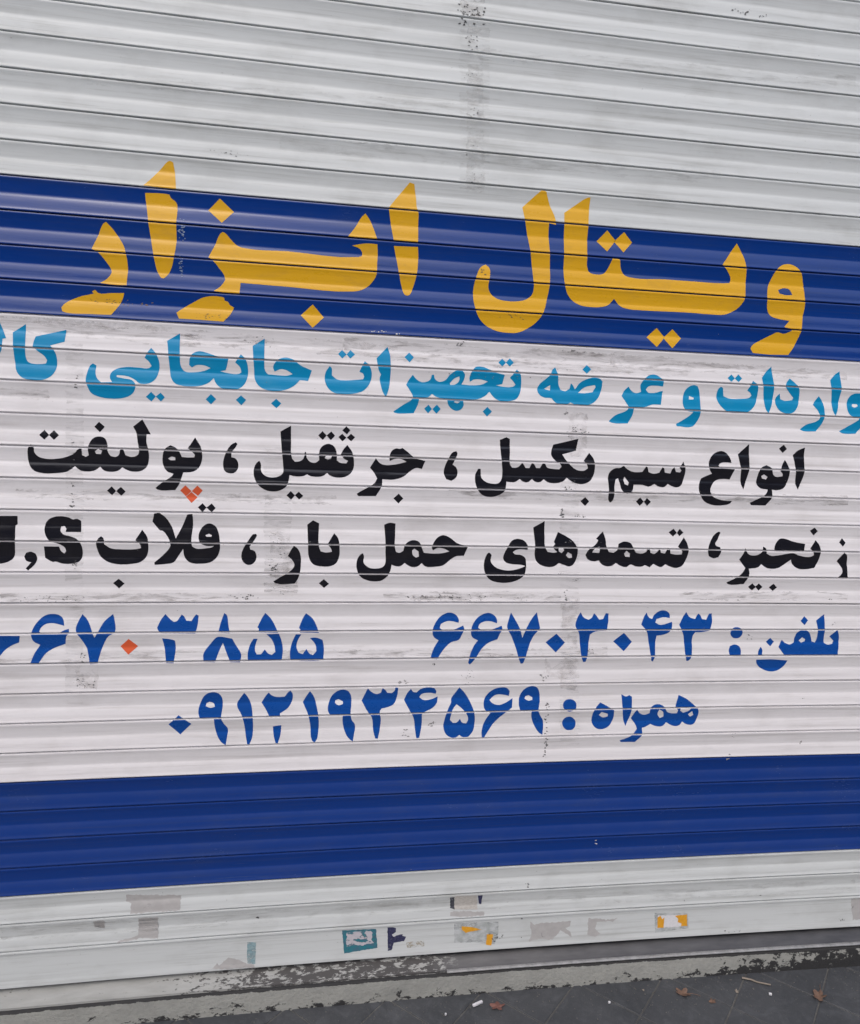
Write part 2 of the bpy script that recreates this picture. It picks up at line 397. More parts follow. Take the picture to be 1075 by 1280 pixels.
LETTERING = [
 ('P','gold',"-511 2139 -498 2126 -483 2106 -472 2088 -467 2073 -463 2051 -462 2028 -464 2005 -465 1992 -492 1991 -527 1993 -510 2005 -500 2021 -501 2027 -510 2042 -521 2056 -533 2068 -545 2073 -531 2104 -518 2134"),
 ('P','gold',"-617 1929 -609 1939 -579 1956 -542 1967 -546 1972 -539 1976 -531 1969 -501 1971 -471 1973 -475 1958 -485 1940 -502 1918 -554 1917 -606 1917 -615 1920"),
 ('P','gold',"-362 2295 -354 2292 -350 2268 -347 2230 -376 2230 -424 2232 -411 2244 -383 2275 -368 2292"),
 ('P','gold',"-420 2215 -376 2217 -363 2216 -360 2209 -348 2200 -345 2193 -347 2148 -347 2105 -352 2071 -357 2047 -367 2025 -377 2015 -384 2016 -393 2031 -398 2052 -404 2086 -411 2131 -415 2168 -419 2198"),
 ('D','gold',"-243 2217 -209 2188 -238 2159 -271 2187"),
 ('P','gold',"-237 2137 -231 2136 -215 2120 -201 2108 -184 2103 -75 2103 104 2102 113 2105 114 2111 108 2122 87 2129 103 2133 124 2137 152 2137 154 2112 153 2088 152 2061 143 2043 131 2030 115 2020 90 2014 -73 2015 -191 2017 -194 1990 -228 1990 -257 1992 -240 2005 -229 2021 -232 2033 -244 2049 -259 2066 -270 2074 -256 2101 -243 2131"),
 ('P','gold',"-347 1933 -340 1939 -310 1959 -281 1975 -251 1980 -232 1978 -230 1970 -222 1968 -218 1961 -207 1955 -216 1937 -233 1918 -290 1919 -341 1919"),
 ('D','gold',"-10 1975 19 1944 -9 1916 -40 1946"),
 ('P','gold',"119 2211 130 2198 143 2171 151 2150 76 2150 94 2175 110 2202"),
 ('P','gold',"231 2297 243 2294 249 2259 253 2231 255 2228 257 2196 258 2148 194 2150 187 2182 182 2210 178 2229 199 2257"),
 ('P','gold',"195 2136 258 2138 260 2119 260 2095 257 2066 250 2038 241 2016 234 2013 227 2016 219 2035 211 2067 204 2099"),
 ('P','gold',"585 2308 596 2304 608 2272 625 2237 627 2222 608 2225 610 2190 615 2149 620 2070 615 2028 606 1991 590 1967 564 1947 538 1935 511 1933 480 1936 448 1950 428 1970 417 1995 411 2023 412 2052 418 2077 428 2099 441 2107 452 2098 454 2076 451 2051 457 2035 476 2021 507 2016 538 2018 559 2025 573 2038 576 2055 573 2080 562 2145 550 2194 541 2230 533 2260 554 2280 575 2300"),
 ('P','gold',"719 2300 718 2260 718 2198 720 2148 723 2119 731 2106 751 2102 771 2106 782 2121 792 2146 802 2149 814 2144 819 2121 830 2106 852 2100 944 2102 1015 2102 1124 2103 1140 2105 1142 2115 1131 2134 1118 2147 1112 2152 1131 2181 1150 2212 1163 2196 1178 2169 1186 2137 1188 2094 1187 2063 1176 2043 1158 2029 1132 2018 1094 2016 1022 2017 886 2015 849 2016 825 2022 805 2041 790 2024 770 2017 734 2015 706 2019 683 2032 668 2052 659 2085 655 2144 649 2255 680 2278 710 2298"),
 ('D','gold',"772 2219 799 2194 775 2164 745 2189"),
 ('D','gold',"820 2218 846 2193 822 2165 794 2192"),
 ('D','gold',"934 1970 960 1946 938 1918 907 1943"),
 ('D','gold',"981 1969 1009 1946 984 1917 956 1944"),
 ('P','gold',"1312 2167 1332 2162 1348 2150 1359 2127 1369 2083 1373 2048 1370 2017 1369 1990 1363 1967 1353 1942 1336 1917 1274 1915 1227 1917 1219 1928 1223 1937 1246 1952 1283 1972 1295 1978 1317 1975 1338 1984 1340 1990 1315 1993 1330 2012 1293 2016 1273 2022 1262 2035 1256 2063 1255 2098 1263 2123 1275 2148 1292 2163"),
 ('H','gold',"1304 2101 1321 2098 1331 2083 1311 2082 1291 2085 1287 2095"),
 ('P','cyan',"-771 1887 -757 1883 -749 1862 -744 1848 -752 1846 -755 1820 -761 1808 -773 1807"),
 ('P','cyan',"-699 1884 -701 1834 -701 1804 -697 1794 -687 1790 -669 1790 -656 1792 -653 1800 -659 1810 -672 1820 -684 1831 -682 1843 -677 1856 -607 1876 -611 1847 -638 1838 -644 1836 -633 1819 -630 1796 -634 1776 -644 1762 -662 1752 -688 1750 -710 1755 -722 1768 -726 1787 -728 1814 -729 1863"),
 ('P','cyan',"-408 1843 -397 1830 -389 1808 -391 1784 -399 1766 -414 1755 -437 1754 -447 1762 -464 1770 -491 1772 -491 1767 -472 1764 -455 1761 -447 1752 -448 1738 -457 1725 -476 1716 -503 1713 -533 1716 -552 1725 -560 1741 -564 1756 -560 1776 -554 1792 -547 1798 -539 1793 -541 1777 -538 1763 -528 1752 -502 1754 -507 1765 -504 1777 -492 1787 -468 1793 -437 1793 -414 1793 -408 1799 -414 1809 -424 1818 -416 1833"),
 ('D','cyan',"-409 1734 -398 1723 -409 1710 -422 1721"),
 ('D','cyan',"-386 1733 -376 1722 -386 1711 -398 1723"),
 ('P','cyan',"-339 1883 -339 1831 -336 1799 -327 1789 -308 1788 -280 1793 -264 1801 -282 1807 -300 1806 -310 1800 -317 1806 -315 1822 -308 1834 -294 1841 -280 1840 -245 1830 -220 1826 -223 1811 -227 1797 -241 1794 -221 1790 -193 1790 -188 1794 -191 1806 -203 1818 -195 1830 -189 1839 -177 1827 -171 1803 -173 1779 -181 1762 -197 1750 -221 1747 -240 1753 -252 1765 -256 1776 -268 1764 -288 1755 -311 1752 -335 1753 -351 1758 -360 1770 -364 1794 -368 1845 -370 1863"),
 ('D','cyan',"-263 1735 -250 1723 -263 1709 -276 1721"),
 ('D','cyan',"-188 1735 -175 1724 -187 1710 -201 1723"),
 ('D','cyan',"-99 1730 -86 1719 -98 1706 -112 1718"),
 ('P','cyan',"-130 1882 -130 1826 -128 1801 -121 1792 -96 1791 -72 1791 -58 1796 -72 1804 -88 1807 -104 1800 -108 1811 -101 1825 -89 1834 -75 1837 -56 1832 -40 1820 -9 1807 -18 1780 -39 1781 -51 1768 -71 1756 -100 1750 -124 1752 -142 1760 -153 1776 -156 1804 -160 1862"),
 ('P','cyan',"37 1821 42 1816 43 1798 56 1788 75 1786 100 1788 125 1791 128 1798 124 1806 115 1810 120 1822 128 1838 139 1829 147 1811 146 1790 138 1773 126 1761 105 1753 76 1750 51 1752 34 1764 25 1784 27 1805"),
 ('D','cyan',"90 1865 102 1854 90 1843 80 1853"),
 ('D','cyan',"68 1864 80 1853 69 1842 58 1853"),
 ('P','cyan',"187 1878 194 1859 197 1830 197 1801 194 1771 187 1747 179 1758 173 1775 169 1797 172 1806 166 1816 159 1847 174 1864"),
 ('D','cyan',"245 1867 258 1855 247 1841 233 1854"),
 ('P','cyan',"257 1809 266 1799 281 1791 298 1794 305 1800 308 1811 314 1812 318 1800 331 1794 346 1800 358 1815 375 1826 391 1826 398 1817 396 1802 390 1790 419 1789 445 1792 463 1801 440 1806 422 1804 413 1798 411 1809 417 1826 427 1838 447 1839 465 1833 479 1827 508 1821 503 1796 485 1792 508 1789 534 1791 540 1796 534 1804 523 1814 533 1826 541 1837 551 1826 556 1801 554 1777 545 1759 528 1752 505 1749 487 1755 475 1765 468 1774 456 1762 434 1752 403 1749 396 1746 398 1734 391 1723 378 1719 364 1725 355 1736 352 1749 333 1751 322 1754 310 1761 302 1753 285 1749 276 1748 273 1731 263 1708 239 1706 212 1707 208 1710 234 1729 257 1745 259 1751 250 1768 240 1782 248 1797"),
 ('H','cyan',"383 1811 384 1802 375 1790 360 1787 358 1792 370 1805"),
 ('H','cyan',"372 1745 388 1744 381 1739 372 1741"),
 ('D','cyan',"302 1732 312 1721 302 1709 291 1721"),
 ('D','cyan',"325 1733 336 1722 325 1709 313 1721"),
 ('D','cyan',"464 1733 478 1721 465 1707 452 1720"),
 ('D','cyan',"499 1864 510 1854 500 1843 489 1853"),
 ('D','cyan',"520 1866 532 1855 521 1844 510 1854"),
 ('P','cyan',"649 1848 658 1827 662 1801 669 1788 682 1785 694 1792 697 1807 702 1803 710 1791 722 1809 740 1820 763 1826 779 1823 787 1816 786 1794 778 1772 763 1756 740 1748 712 1749 698 1755 685 1748 662 1749 650 1757 643 1764 624 1765 608 1773 602 1786 608 1801 628 1819 636 1828 642 1842"),
 ('H','cyan',"638 1800 639 1785 627 1787 622 1789"),
 ('H','cyan',"766 1806 769 1800 761 1786 738 1782 719 1782 737 1798"),
 ('D','cyan',"739 1859 752 1848 740 1835 727 1846"),
 ('P','cyan',"865 1806 872 1797 887 1789 903 1793 899 1812 908 1828 923 1840 940 1842 955 1835 965 1826 966 1811 942 1812 923 1809 916 1800 925 1791 944 1792 960 1797 967 1799 963 1760 937 1759 914 1751 890 1749 883 1745 882 1730 870 1704 823 1704 814 1708 831 1725 863 1740 869 1749 861 1760 846 1779 854 1795"),
 ('P','cyan',"1056 1819 1069 1816 1076 1803 1081 1771 1083 1735 1075 1715 1064 1703 1016 1702 1014 1708 1029 1717 1056 1737 1061 1744 1041 1747 1030 1760 1029 1787 1036 1807"),
 ('H','cyan',"1047 1788 1061 1784 1060 1779 1046 1778"),
 ('P','cyan',"1139 1818 1146 1815 1151 1792 1169 1786 1203 1787 1230 1791 1236 1798 1231 1805 1221 1811 1235 1839 1251 1826 1254 1806 1251 1779 1242 1762 1226 1750 1197 1746 1167 1748 1147 1761 1133 1778 1129 1796 1133 1812"),
 ('D','cyan',"1168 1854 1179 1843 1169 1833 1157 1843"),
 ('D','cyan',"1189 1855 1201 1844 1191 1833 1179 1843"),
 ('P','cyan',"1289 1882 1295 1853 1302 1822 1302 1785 1297 1762 1291 1749 1282 1762 1274 1793 1268 1825 1262 1849 1274 1866"),
 ('P','cyan',"1348 1851 1366 1838 1379 1825 1384 1803 1382 1775 1370 1756 1346 1751 1325 1759 1312 1777 1312 1795 1322 1807 1327 1791 1342 1787 1364 1790 1366 1797 1352 1810 1335 1828 1341 1842"),
 ('P','cyan',"1445 1805 1457 1792 1466 1769 1468 1742 1462 1723 1447 1703 1406 1703 1397 1707 1414 1721 1451 1736 1455 1746 1445 1764 1429 1779 1437 1793"),
 ('P','cyan',"1503 1879 1508 1854 1513 1827 1510 1794 1508 1766 1503 1750 1493 1766 1485 1807 1475 1852 1488 1867"),
 ('P','cyan',"1571 1818 1587 1816 1599 1798 1606 1766 1604 1742 1593 1723 1574 1701 1531 1701 1522 1706 1547 1721 1578 1741 1579 1748 1553 1752 1540 1768 1537 1791 1542 1807 1554 1816"),
 ('H','cyan',"1554 1787 1570 1787 1572 1781 1561 1777 1553 1780"),
 ('P','black',"-694 1592 -688 1585 -687 1573 -678 1562 -659 1557 -629 1559 -611 1564 -595 1572 -582 1585 -576 1585 -576 1569 -567 1565 -560 1569 -561 1585 -557 1601 -546 1614 -532 1617 -521 1613 -515 1599 -514 1579 -508 1569 -497 1567 -489 1571 -484 1587 -477 1587 -472 1572 -458 1568 -443 1573 -439 1581 -442 1605 -446 1630 -453 1645 -430 1664 -411 1627 -421 1627 -421 1606 -416 1586 -416 1561 -422 1543 -435 1533 -455 1531 -470 1535 -480 1541 -491 1532 -509 1529 -524 1532 -533 1541 -547 1531 -566 1528 -581 1531 -593 1541 -611 1527 -638 1522 -668 1521 -690 1528 -700 1543 -703 1565 -700 1585"),
 ('H','black',"-537 1586 -527 1582 -531 1573 -542 1573 -545 1580"),
 ('D','black',"-663 1629 -652 1617 -663 1605 -675 1616"),
 ('D','black',"-641 1629 -629 1617 -641 1605 -652 1617"),
 ('D','black',"-534 1654 -521 1642 -533 1628 -546 1641"),
 ('D','black',"-506 1492 -496 1480 -506 1469 -518 1480"),
 ('D','black',"-484 1491 -473 1479 -484 1468 -496 1480"),
 ('P','black',"-302 1623 -294 1610 -288 1600 -284 1582 -286 1561 -294 1544 -307 1535 -331 1532 -334 1523 -341 1502 -351 1486 -395 1486 -400 1490 -383 1505 -359 1522 -355 1528 -371 1534 -381 1550 -382 1571 -376 1591 -363 1601 -351 1596 -341 1586 -335 1572 -319 1571 -304 1572 -302 1578 -308 1585 -320 1595 -311 1608"),
 ('H','black',"-359 1572 -351 1570 -351 1563 -363 1563 -369 1567"),
 ('D','black',"-283 1453 -273 1442 -283 1430 -295 1442"),
 ('D','black',"-260 1453 -250 1441 -260 1430 -273 1442"),
 ('K','black',"-200 1614 -196 1610 -202 1599 -210 1589 -211 1575 -201 1572 -194 1560 -195 1545 -203 1535 -215 1533 -227 1538 -232 1552 -230 1571 -222 1592 -212 1607"),
 ('P','black',"-60 1662 -59 1619 -56 1577 -48 1568 -35 1570 -26 1578 -23 1595 -20 1595 -17 1578 -6 1568 7 1568 15 1575 14 1592 20 1609 37 1618 52 1613 60 1597 61 1576 70 1569 87 1568 91 1575 82 1579 71 1591 79 1606 88 1617 101 1599 106 1580 106 1556 98 1541 81 1531 58 1530 43 1535 37 1541 24 1532 3 1530 -9 1532 -16 1536 -26 1531 -51 1530 -62 1533 -63 1522 -69 1504 -80 1494 -100 1488 -125 1492 -142 1505 -152 1523 -154 1544 -148 1561 -140 1568 -136 1560 -135 1541 -126 1530 -109 1525 -88 1529 -79 1538 -79 1559 -83 1601 -87 1646 -74 1654"),
 ('H','black',"33 1589 48 1586 46 1580 38 1577 29 1580"),
 ('D','black',"22 1651 33 1640 23 1628 11 1639"),
 ('D','black',"45 1651 55 1640 44 1628 33 1640"),
 ('D','black',"-58 1490 -47 1479 -57 1467 -69 1478"),
 ('D','black',"-37 1489 -25 1478 -36 1468 -47 1479"),
 ('D','black',"84 1666 95 1656 86 1645 74 1655"),
 ('D','black',"97 1647 108 1638 98 1627 86 1636"),
 ('D','black',"74 1646 85 1636 75 1626 64 1637"),
 ('P','black',"165 1584 174 1573 187 1567 218 1569 248 1577 234 1584 217 1584 202 1578 202 1593 208 1606 218 1612 229 1611 236 1614 251 1603 269 1589 299 1581 291 1559 275 1561 262 1554 240 1536 215 1528 184 1528 183 1511 168 1482 121 1481 116 1487 138 1501 163 1517 170 1530 160 1547 150 1558 157 1570"),
 ('D','black',"230 1490 243 1477 230 1463 216 1477"),
 ('K','black',"384 1610 387 1604 380 1586 375 1573 385 1566 390 1553 386 1538 373 1529 359 1533 352 1548 354 1568 364 1592 374 1607"),
 ('P','black',"522 1653 532 1648 534 1613 535 1580 542 1570 553 1570 562 1574 569 1584 573 1581 581 1570 592 1570 597 1584 602 1583 611 1571 622 1571 628 1584 635 1584 643 1573 659 1570 678 1569 684 1578 677 1586 665 1593 652 1610 657 1637 728 1656 724 1623 684 1611 695 1596 710 1581 729 1569 752 1568 761 1575 756 1586 747 1595 762 1618 776 1601 781 1580 780 1558 771 1540 750 1530 727 1532 710 1540 702 1546 689 1535 666 1530 648 1532 635 1540 624 1532 610 1533 601 1540 590 1531 576 1532 566 1539 551 1530 537 1530 528 1531 528 1524 523 1504 507 1492 485 1487 462 1492 448 1507 440 1528 440 1548 447 1564 454 1564 455 1553 457 1540 469 1529 488 1524 506 1526 514 1537 516 1555 513 1577 508 1612 504 1645"),
 ('D','black',"759 1493 772 1481 761 1468 746 1481"),
 ('P','black',"865 1585 880 1574 899 1568 923 1569 932 1585 937 1583 942 1569 957 1565 974 1568 981 1584 986 1582 991 1569 1008 1567 1014 1583 1018 1585 1024 1572 1037 1571 1040 1577 1033 1584 1044 1602 1052 1580 1050 1552 1042 1533 1028 1528 1013 1532 1003 1537 992 1528 975 1529 962 1536 946 1528 926 1532 900 1532 898 1518 891 1507 878 1506 865 1517 859 1533 853 1549 846 1546 843 1528 844 1505 841 1485 834 1479 828 1487 827 1518 823 1555 828 1568 841 1577 856 1579"),
 ('H','black',"872 1554 885 1538 883 1529 873 1533 869 1545"),
 ('D','black',"922 1496 935 1484 924 1472 911 1484"),
 ('D','black',"943 1495 956 1484 946 1472 935 1484"),
 ('P','black',"1159 1636 1173 1632 1186 1618 1192 1603 1176 1604 1157 1601 1152 1594 1158 1588 1178 1586 1203 1585 1192 1555 1171 1556 1151 1552 1138 1538 1134 1522 1141 1506 1161 1497 1186 1493 1204 1493 1200 1486 1173 1479 1143 1480 1117 1491 1102 1512 1098 1535 1104 1556 1125 1566 1135 1570 1126 1582 1122 1602 1130 1621 1144 1632"),
 ('P','black',"1241 1659 1246 1622 1248 1585 1243 1553 1236 1527 1228 1543 1222 1585 1211 1628 1227 1645"),
 ('P','black',"1358 1617 1369 1601 1376 1582 1374 1556 1363 1535 1344 1528 1326 1529 1328 1508 1311 1482 1265 1482 1261 1489 1281 1500 1309 1517 1313 1529 1288 1533 1277 1544 1277 1568 1284 1591 1301 1600 1317 1592 1325 1574 1335 1567 1355 1569 1355 1575 1346 1584 1351 1603"),
 ('H','black',"1296 1573 1309 1566 1305 1558 1292 1561 1289 1568"),
 ('D','black',"1349 1661 1361 1649 1350 1637 1336 1649"),
 ('P','black',"1417 1655 1419 1619 1422 1577 1417 1553 1408 1531 1400 1548 1395 1585 1383 1632 1397 1646"),
 ('P','black',"-792 1411 -730 1412 -731 1391 -736 1387 -738 1330 -742 1306 -755 1295 -774 1290 -796 1291"),
 ('K','black',"-702 1321 -691 1316 -687 1302 -692 1290 -708 1273 -714 1278 -705 1289 -701 1294 -712 1297 -718 1308 -713 1318"),
 ('P','black',"-629 1413 -610 1410 -600 1405 -591 1407 -581 1402 -581 1373 -618 1373 -616 1381 -621 1388 -629 1386 -630 1375 -622 1366 -607 1362 -588 1352 -580 1336 -579 1315 -585 1299 -600 1292 -627 1291 -644 1296 -650 1295 -669 1306 -670 1335 -634 1335 -630 1323 -623 1317 -618 1323 -621 1333 -634 1342 -656 1350 -666 1366 -667 1388 -659 1403 -644 1411"),
 ('P','black',"-533 1363 -527 1357 -526 1343 -511 1332 -484 1329 -449 1330 -436 1333 -439 1344 -450 1354 -433 1381 -421 1363 -418 1338 -423 1312 -437 1297 -461 1291 -492 1290 -515 1295 -535 1309 -544 1332 -545 1345 -540 1357"),
 ('D','black',"-492 1252 -478 1239 -492 1226 -506 1240"),
 ('P','black',"-403 1424 -391 1427 -375 1414 -359 1387 -350 1359 -335 1389 -321 1423 -308 1425 -307 1398 -311 1351 -309 1339 -299 1333 -275 1334 -257 1338 -254 1341 -273 1341 -289 1347 -293 1362 -289 1381 -277 1396 -265 1400 -251 1393 -242 1374 -239 1352 -239 1331 -247 1310 -263 1297 -287 1293 -315 1296 -328 1309 -332 1332 -344 1313 -356 1296 -380 1291 -403 1289 -404 1295 -384 1313 -366 1334 -363 1342 -371 1365 -383 1379 -389 1380 -397 1388 -408 1403"),
 ('H','black',"-267 1373 -259 1369 -261 1365 -273 1365 -276 1369"),
 ('K','black',"-146 1374 -144 1369 -155 1351 -163 1340 -161 1332 -150 1328 -145 1317 -148 1300 -160 1291 -173 1293 -183 1306 -183 1323 -177 1338 -167 1355 -155 1373"),
 ('P','black',"-47 1344 -35 1333 -29 1316 -28 1294 -30 1272 -36 1252 -44 1240 -95 1241 -100 1246 -80 1259 -62 1270 -48 1283 -45 1292 -52 1305 -63 1315 -54 1333"),
 ('P','black',"2 1413 18 1405 19 1342 24 1329 37 1326 54 1328 52 1336 42 1349 59 1379 70 1365 74 1343 74 1317 66 1297 51 1289 25 1288 4 1294 -7 1312 -10 1351 -13 1401"),
 ('D','black',"34 1253 48 1240 35 1228 21 1241"),
 ('P','black',"208 1410 224 1408 224 1376 224 1343 228 1330 237 1327 248 1333 251 1348 260 1358 275 1363 291 1358 298 1344 305 1328 332 1326 359 1328 377 1333 359 1341 341 1342 330 1335 327 1342 333 1360 344 1373 357 1378 375 1372 398 1356 428 1348 418 1321 396 1319 380 1309 361 1294 334 1289 311 1290 300 1299 289 1290 274 1288 260 1294 253 1299 240 1290 225 1291 217 1294 214 1278 204 1260 191 1250 171 1247 149 1251 131 1262 122 1282 122 1304 130 1320 137 1325 141 1317 140 1300 152 1287 170 1283 192 1287 199 1296 199 1327 197 1371 193 1404"),
 ('H','black',"278 1340 290 1332 292 1317 284 1314 275 1321 272 1334"),
 ('P','black',"490 1331 497 1324 496 1305 509 1290 532 1282 555 1281 578 1286 596 1293 589 1296 554 1299 538 1304 531 1315 534 1331 542 1349 555 1367 571 1371 588 1366 599 1352 599 1340 584 1342 566 1340 557 1333 564 1327 581 1325 595 1316 598 1300 598 1288 594 1270 580 1256 553 1246 520 1246 497 1253 482 1269 476 1294 480 1317 485 1328"),
 ('P','black',"644 1423 647 1383 650 1348 659 1335 678 1333 687 1335 678 1342 673 1351 679 1358 675 1364 686 1392 713 1379 735 1363 746 1343 746 1320 738 1301 726 1294 709 1298 694 1303 678 1293 653 1293 633 1302 623 1318 620 1359 613 1404"),
 ('H','black',"689 1347 703 1347 706 1340 700 1332 691 1337"),
 ('H','black',"718 1335 730 1329 732 1319 722 1318 713 1326"),
 ('P','black',"819 1396 828 1372 831 1353 840 1337 854 1335 864 1344 867 1361 883 1368 903 1364 914 1347 922 1336 942 1334 952 1339 955 1351 961 1348 966 1336 978 1333 987 1341 990 1351 994 1349 997 1337 1010 1335 1017 1352 1023 1349 1027 1335 1045 1332 1062 1333 1062 1342 1048 1356 1065 1383 1077 1364 1082 1343 1078 1319 1067 1300 1048 1293 1028 1297 1015 1303 1001 1295 988 1299 978 1304 967 1294 952 1300 944 1296 925 1296 908 1301 896 1294 879 1297 864 1305 852 1297 833 1296 818 1304 813 1312 799 1309 779 1315 771 1327 777 1341 800 1360 806 1371 799 1375"),
 ('H','black',"810 1353 812 1341 811 1334 790 1335 796 1346"),
 ('H','black',"892 1342 904 1333 904 1323 891 1324 886 1333"),
 ('D','black',"1031 1408 1043 1396 1032 1385 1018 1397"),
 ('D','black',"1050 1408 1063 1397 1052 1386 1043 1396"),
 ('K','black',"1172 1402 1178 1399 1172 1382 1163 1368 1166 1361 1179 1356 1183 1342 1177 1326 1162 1323 1147 1329 1142 1344 1144 1360 1151 1379 1163 1396"),
 ('P','black',"1366 1383 1379 1385 1411 1376 1449 1370 1446 1346 1350 1346 1353 1366"),
 ('P','black',"1482 1382 1497 1364 1501 1344 1497 1317 1487 1298 1461 1294 1435 1295 1416 1307 1409 1322 1392 1309 1368 1296 1337 1295 1324 1301 1316 1307 1304 1297 1284 1294 1276 1293 1279 1278 1265 1247 1215 1246 1209 1251 1233 1264 1257 1281 1265 1295 1254 1309 1244 1320 1254 1338 1259 1355 1266 1341 1277 1334 1297 1334 1312 1344 1315 1360 1323 1356 1328 1339 1343 1333 1369 1335 1394 1340 1412 1342 1436 1334 1472 1332 1480 1337 1477 1346 1466 1356"),
 ('D','black',"1473 1420 1486 1409 1474 1396 1460 1410"),
 ('D','black',"1292 1249 1305 1238 1294 1227 1280 1238"),
 ('D','black',"1313 1249 1326 1238 1315 1227 1303 1239"),
 ('D','black',"1360 1249 1373 1237 1361 1226 1347 1237"),
 ('P','black',"1578 1346 1588 1338 1593 1311 1598 1267 1561 1268 1578 1282 1579 1292 1569 1309 1558 1319 1569 1335"),
 ('D','black',"1568 1389 1580 1376 1572 1364 1559 1377"),
 ('D','orange',"-326 1499 -311 1484 -325 1470 -339 1485"),
 ('D','orange',"-296 1499 -283 1486 -295 1472 -310 1484"),
 ('D','orange',"-311 1482 -296 1468 -311 1453 -325 1469"),
 ('Z','orange',"-469 1091 -446 1071 -470 1049 -490 1071"),
 ('N','blue',"-801 1104 -732 1103 -735 1085 -753 1077 -769 1065 -781 1050 -804 1019"),
 ('N','blue',"-655 1159 -639 1156 -629 1145 -626 1128 -636 1131 -653 1135 -670 1133 -682 1123 -686 1114 -681 1107 -662 1106 -642 1107 -627 1116 -615 1120 -615 1109 -621 1101 -624 1080 -651 1069 -670 1057 -684 1038 -691 1026 -710 1026 -699 1055 -685 1078 -700 1087 -705 1102 -701 1121 -689 1140 -672 1155"),
 ('N','blue',"-582 1158 -568 1139 -559 1113 -553 1095 -543 1113 -529 1138 -507 1158 -501 1121 -503 1108 -518 1100 -534 1070 -542 1044 -546 1026 -565 1025 -570 1057 -573 1068 -588 1096 -596 1109 -598 1120 -592 1139"),
 ('N','blue',"-377 1157 -368 1146 -356 1136 -348 1138 -342 1146 -336 1156 -330 1150 -324 1139 -311 1138 -305 1148 -299 1156 -293 1152 -295 1128 -301 1105 -390 1106 -398 1120 -388 1142"),
 ('N','blue',"-385 1092 -360 1088 -353 1085 -351 1063 -354 1039 -356 1024 -375 1025 -379 1063"),
 ('N','blue',"-227 1159 -221 1154 -216 1127 -212 1105 -242 1106 -236 1132"),
 ('N','blue',"-242 1095 -219 1092 -206 1089 -196 1070 -182 1045 -185 1024 -210 1025 -221 1052 -230 1077 -239 1057 -250 1025 -279 1026 -280 1048 -262 1075 -250 1090"),
 ('N','blue',"-120 1159 -104 1142 -91 1118 -85 1104 -137 1106 -136 1116 -140 1120 -129 1144"),
 ('N','blue',"-116 1101 -83 1102 -76 1082 -72 1055 -75 1026 -164 1028 -165 1047 -158 1074 -150 1088 -139 1088 -143 1078 -146 1056 -141 1045 -130 1045 -120 1058 -111 1047 -101 1043 -92 1051 -95 1069 -103 1087"),
 ('N','blue',"-12 1158 7 1142 18 1121 24 1104 -27 1105 -26 1114 -30 1118 -21 1142"),
 ('N','blue',"-38 1100 -23 1100 -31 1086 -36 1064 -30 1048 -19 1044 -9 1058 0 1045 9 1041 18 1052 15 1070 0 1089 16 1090 34 1083 38 1063 37 1027 18 1025 -51 1027 -53 1050 -47 1079"),
 ('N','blue',"384 1159 403 1152 412 1138 411 1130 395 1134 376 1134 361 1127 358 1116 368 1108 391 1108 409 1115 425 1122 428 1112 423 1099 415 1081 393 1073 375 1057 362 1039 354 1025 334 1027 343 1055 357 1079 342 1090 338 1106 345 1129 362 1150"),
 ('N','blue',"495 1158 513 1151 522 1138 522 1128 503 1134 484 1133 471 1125 468 1116 479 1108 499 1108 520 1115 536 1121 538 1112 532 1098 526 1081 503 1072 483 1056 468 1033 455 1014 449 1008 444 1013 447 1033 458 1061 470 1078 452 1089 448 1105 454 1129 472 1149"),
 ('N','blue',"562 1159 577 1135 589 1114 599 1085 607 1109 620 1135 638 1160 649 1114 632 1091 619 1058 611 1029 605 1010 598 1009 590 1027 582 1053 566 1091 552 1117 556 1138"),
 ('Z','blue',"699 1097 727 1070 700 1042 669 1071"),
 ('N','blue',"768 1160 779 1144 793 1138 803 1144 809 1157 817 1149 825 1138 837 1140 845 1157 853 1156 853 1133 849 1106 813 1103 800 1095 798 1066 796 1032 792 1013 785 1012 778 1028 772 1066 766 1099 754 1121 759 1142"),
 ('Z','blue',"903 1099 931 1071 906 1044 873 1073"),
 ('N','blue',"969 1159 978 1144 987 1140 995 1154 1011 1165 1029 1164 1041 1154 1042 1143 1021 1145 1001 1140 997 1130 1012 1123 1037 1128 1049 1132 1050 1118 1042 1101 1025 1093 1005 1090 1003 1065 1003 1026 999 1012 994 1014 989 1036 981 1075 972 1104 954 1124 961 1144"),
 ('N','blue',"1092 1161 1105 1145 1121 1140 1130 1156 1136 1153 1143 1140 1156 1138 1165 1156 1173 1157 1175 1133 1169 1106 1142 1101 1124 1101 1118 1089 1119 1050 1116 1020 1109 1013 1104 1013 1098 1035 1089 1089 1072 1123 1081 1142"),
 ('O','blue',"1275 1098 1274 1092 1270 1086 1264 1082 1257 1081 1249 1082 1243 1086 1238 1092 1236 1098 1237 1105 1240 1111 1246 1115 1253 1116 1261 1115 1268 1111 1273 1105"),
 ('P','blue',"1236 1044 1239 1057 1254 1062 1269 1056 1275 1043 1274 1027 1241 1027"),
 ('P','blue',"1537 1156 1540 1123 1543 1078 1545 1066 1558 1061 1573 1064 1576 1073 1560 1087 1582 1108 1590 1093 1594 1063 1592 1029 1416 1030 1396 1054 1406 1076 1418 1066 1434 1062 1446 1068 1446 1083 1453 1101 1468 1107 1487 1103 1498 1088 1504 1071 1515 1067 1519 1078 1517 1113 1511 1136"),
 ('H','blue',"1471 1084 1482 1078 1481 1071 1470 1067 1461 1074"),
 ('D','blue',"1472 1149 1484 1137 1474 1122 1460 1135"),
 ('D','blue',"1367 1082 1381 1070 1369 1056 1355 1070"),
 ('P','blue',"1338 1055 1344 1046 1343 1029 1330 1029 1332 1044"),
